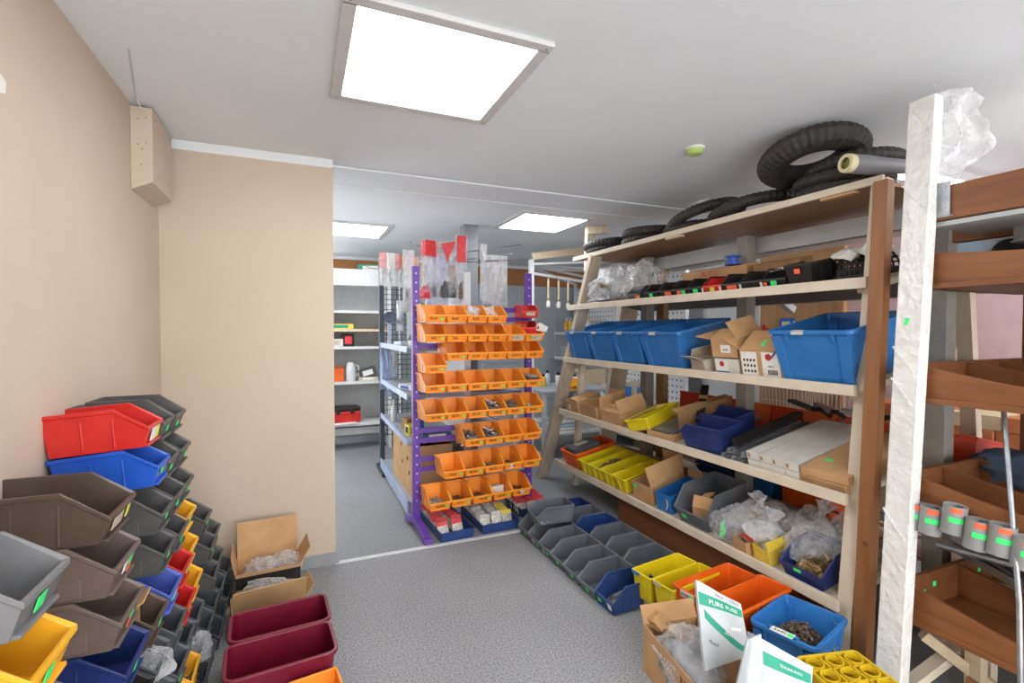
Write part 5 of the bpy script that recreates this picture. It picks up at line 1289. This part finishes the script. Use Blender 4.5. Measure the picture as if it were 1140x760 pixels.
def bottle(label, x, y, z, r, h, c, cap='white_metal', group=None):
    t = thing('bottle', label, 'bottle', (x, y, z), 0, group)
    obj('bottle_body', MB().lathe([(r*.9, 0), (r, .008), (r, h*.7), (r*.45, h*.82)], 16), MATS[c], t); obj('cap', MB().lathe([(r*.5, h*.8), (r*.5, h), (r*.3, h)], 14), MATS[cap], t)
for i, (y, c) in enumerate(((6.70, 'amber_plastic'), (6.58, 'pouch_yellow'), (6.46, 'white_metal'), (6.34, 'amber_plastic'), (6.22, 'pouch_yellow'), (6.10, 'white_metal'))):
    bottle(f'{ {"amber_plastic": "amber", "pouch_yellow": "yellow", "white_metal": "white"}[c]} bottle on the far corner pegboard shelf, {ORD[i]} from its far end', 3.80, y, 1.374, .04, .22, c, 'white_metal' if c != 'white_metal' else 'amber_plastic', 'bottles on the far corner shelf')
def wire_basket(label, x, y, z, w, d, h, m_='white_metal'):
    t = thing('wire_basket', label, 'basket', (x, y, z))
    m = MB(); n = int(d/.035)
    for i in range(n+1):
        yy = -d/2+d*i/n; m.tube([(-w/2, yy, h), (-w/2+.02, yy, 0), (w/2-.02, yy, 0), (w/2, yy, h)], .0025, 4)
    obj('wires', m, MATS[m_], t)
    obj('rim', MB().tube([(-w/2, -d/2, h), (w/2, -d/2, h), (w/2, d/2, h), (-w/2, d/2, h), (-w/2, -d/2, h)], .005, 6).tube([(-w/2+.01, -d/2, h*.5), (-w/2+.01, d/2, h*.5)], .003, 5), MATS[m_], t)
wire_basket('white wire basket on the far corner pegboard shelf', 3.84, 6.3, .995, .30, .8, .16)
wire_basket('long white wire basket before the timber panel at the right wall', 4.05, 2.86, .66, .34, .75, .24)
t = thing('basket_stand', 'low white stand under the long wire basket', 'stand', (4.05, 2.86, 0))
obj('stand_top', MB().box((0, 0, .645), (.36, .78, .02)), MATS['white_metal'], t)
for a in (-1, 1):
    for b_ in (-1, 1): obj('leg', MB().box((a*.15, b_*.36, .318), (.03, .03, .636)), MATS['white_metal'], t)
t = thing('slat_crate', 'wooden slatted crate on the lower far corner shelf', 'crate', (3.82, 6.25, .563))
for i in range(4): obj('slat', MB().box((-.15, 0, .04+i*.075), (.012, .75, .055)), MATS['pine'], t)
for y in (-.36, .36): obj('crate_end', MB().box((0, y, .15), (.30, .015, .30)), MATS['pine'], t)
obj('crate_floor', MB().box((0, 0, .006), (.30, .72, .012)), MATS['pine'], t)
for i, (y, w_, d, h, c, lab) in enumerate([(5.45, .26, .34, .16, 'white_card', 'white carton on the pegboard shelf nearer the door'), (5.05, .22, .26, .22, 'card_grey', 'grey carton on the pegboard shelf nearer the door')]):
    low_box(lab, w_, d, h, (3.84, y, .533), 0, c, 'box', 'tote_blue')

# shop table with folded stock between the purple rack and the shelving
t = thing('display_table', 'grey shop table with lower shelf between purple rack and timber shelving', 'table', (2.80, 5.05, 0))
obj('table_top', MB().box((0, 0, .74), (.9, .8, .03)), MATS['grey_shelf'], t, bevel=.003); obj('lower_shelf', MB().box((0, 0, .28), (.86, .76, .025)), MATS['white_metal'], t)
for a in (-1, 1):
    for b_ in (-1, 1): obj('leg', MB().box((a*.42, b_*.37, .365), (.04, .04, .73)), MATS['white_metal'], t)
for i in range(3):
    tag(obj('folded_sheet', MB().box((0, 0, .02), (.40-.02*i, .34, .035)), MATS['pale_blue' if i == 1 else 'paper'], None, (2.62, 4.9, .294+i*.038), (0, 0, .05*i), bevel=.012), f'folded pale sheet on the table lower shelf, {["bottom", "middle", "top"][i]} of three', 'sheet', 'folded sheets on the table')
storage_bin('orange open bin at the front of the grey shop table', 'amber_plastic', (2.72, 4.78, .757), R(-90), L=.2, W=.20, H=.11, dots=(), rimx=.7)
for i, (x, y, r, h, c) in enumerate(((2.50, 5.05, .03, .16, 'paper'), (2.58, 5.1, .035, .14, 'pouch_yellow'), (2.66, 5.15, .03, .18, 'pale_blue'), (2.78, 5.1, .04, .15, 'paper'), (2.88, 5.12, .03, .17, 'header_red'), (2.97, 5.05, .035, .13, 'paper'))):
    bottle(f'{ {"paper": "white", "pouch_yellow": "yellow", "pale_blue": "pale blue", "header_red": "red"}[c]} bottle on the grey shop table, {ORD[i]} from left', x, y, .756, r, h, c, 'ink', 'bottles on the shop table')

# hanging frame with three brushes
t = thing('hanging_stand', 'white post with slanting grey rails and a timber batten beyond the purple rack', 'stand', (2.33, 4.9, 0))
obj('post', MB().box((0, 0, 1.09), (.05, .05, 2.18)), MATS['white_metal'], t, bevel=.003); obj('foot', MB().box((0, 0, .015), (.3, .3, .03)), MATS['white_metal'], t, bevel=.003)
for i in range(4): obj('rail', MB().bar((.02, -.02+i*.02, 2.13-i*.01), (.85, -.35+i*.28, 2.16-i*.06), .028, .022), MATS['pale_beam'], t)
obj('batten', MB().bar((.0, -.03, 2.21), (.75, -.02, 2.33), .04, .075), MATS['pine'], t, bevel=.002)
obj('cross_rail', MB().bar((.02, 0, 2.03), (.72, -.05, 1.95), .03, .03), MATS['pale_beam'], t)
for i, (x, z) in enumerate(((.19, 1.95), (.32, 1.94), (.44, 1.93))):
    b = thing('paint_brush', f'wooden handled round brush hanging under the frame, {["left", "middle", "right"][i]} of three', 'brush', (2.33+x, 4.86, z), 0, 'brushes hanging under the frame')
    obj('handle', MB().lathe([(.006, .03), (.012, .0), (.011, -.12), (.014, -.19)], 12), MATS['pine'], b); obj('ferrule', MB().lathe([(.017, -.19), (.017, -.215)], 12), MATS['brass_screw'], b)
    obj('bristles', MB().lathe([(.017, -.215), (.026, -.25), (.020, -.285), (.006, -.29)], 12), MATS['paper'], b)

# right wall: radio, blocks on a bench, bags
t = thing('radio', 'silver blue radio with round speaker on the far shelf above the top trough', 'radio', (2.99, 1.30, 1.622), R(3))
obj('radio_body', MB().box((0, 0, .12), (.10, .42, .22)), mat('radio_silver', '#9aa3ad', .35, metal=.3), t, bevel=.02)
obj('display', MB().box((-.051, .06, .15), (.004, .20, .11)), mat('radio_face', '#a9c3d6', .3), t, bevel=.004)
m = MB()
for i in range(7): m.box((-.054, .10-i*.016, .13), (.003, .008, .05))
obj('button', m, MATS['white_metal'], t)
obj('speaker', MB().lathe([(.055, 0), (.062, .006), (.066, 0)], 24, Matrix.Translation((-.052, -.13, .13)) @ Matrix.Rotation(-pi/2, 4, 'Y')), MATS['black_metal'], t)
t = thing('timber_bench', 'low pale timber bench carrying brick coloured blocks by the pink wall', 'bench', (3.95, 1.80, 0))
obj('bench_top', MB().box((0, 0, .61), (.5, 1.2, .03)), MATS['pine'], t)
for a in (-1, 1):
    for b_ in (-1, 1): obj('leg', MB().box((a*.2, b_*.55, .297), (.05, .05, .594)), MATS['pine'], t)
mat('terracotta', '#c4764c', .8, hex2='#d08558'); mat('cream_block', '#d8c8a2', .8)
for l in range(3):
    for i in range(4):
        c_ = 'terracotta' if (l+i) % 3 else 'cream_block'
        t = tag(obj('building_block', MB().box((0, 0, .045), (.26, .255, .088)), MATS[c_], None, (3.90, 1.38+i*.262+.03*(l % 2), .626+l*.09), (0, 0, R(rr.uniform(-2, 2))), bevel=.004), f'{"brick red" if c_ == "terracotta" else "cream"} block on the bench, {["bottom", "middle", "top"][l]} layer, {ORD[i]} from right', 'block', 'blocks on the bench')
tag(obj('black_bag', blob_mb(.12, .14, .06, 121, .25), MATS['jet'], None, bp(3, .18, 1.58)), 'black bag lying on the far shelf behind the white wrapped post', 'bag')
tag(obj('plastic_bag', blob_mb(.12, .22, .05, 122, .2), MATS['clear_film'], None, bp(3, .16, 1.30)), 'flat clear bag on the far shelf above the curved trough', 'bag')
tag(obj('grey_bag', blob_mb(.12, .16, .09, 123, .25), mat('denim', '#4d6078', .7), None, bp(4, .40, 1.02)), 'grey blue cloth bundle behind the brown troughs', 'bundle')
tag(obj('black_bag', blob_mb(.05, .06, .07, 124, .3), MATS['jet'], None, bp(4, .30, 1.42, .15)), 'small black bag in an orange-red bin behind the white wrapped post', 'bag')
# wall hooks and small hanging goods beside the door
t = thing('clamp_tool', 'red clamp hanging on the right wall beside the white door', 'tool', (4.27, 3.55, 1.32))
obj('frame', MB().bar((0, 0, -.12), (0, 0, .14), .02, .02).bar((0, 0, .12), (-.02, -.08, .06), .02, .02).bar((0, 0, -.1), (-.02, -.1, -.11), .02, .02), MATS['red_plastic'], t); obj('screw_spindle', MB().tube([(-.02, -.08, .1), (-.02, -.08, -.05)], .006, 8), MATS['steel'], t)
low_box('blue and white pack hanging flat on the timber panel', .03, .14, .16, (4.255, 3.28, 1.36), 0, 'tote_blue', 'pack')
# hand tools lying on the far side shelves
for i, (d, y, l, a, m_) in enumerate(((.46, 2.62, .34, 20, 'jet'), (.42, 2.45, .30, -30, 'galv'), (.40, 2.0, .36, 70, 'dark_board'), (.44, 1.85, .30, 60, 'galv'), (.46, 1.62, .28, 100, 'galv'))):
    p = bp(4, d, y, .17 if i > 1 else .02)
    t = thing('hand_tool', f'{ {"jet": "black", "galv": "grey steel", "dark_board": "dark grey"}[m_]} hand tool above the orange-red bins, {ORD[i]} from their far end', 'tool', p, 0, 'hand tools on the far side', (0, R(-6), R(a)))
    obj('blade', MB().box((l*.2, 0, .015), (l*.6, .05, .02)), MATS[m_], t, bevel=.004); obj('handle', MB().tube([(-l*.1, 0, .015), (-l*.3, 0, .03), (-l*.5, 0, .015)], .014, 8), MATS['jet'], t)
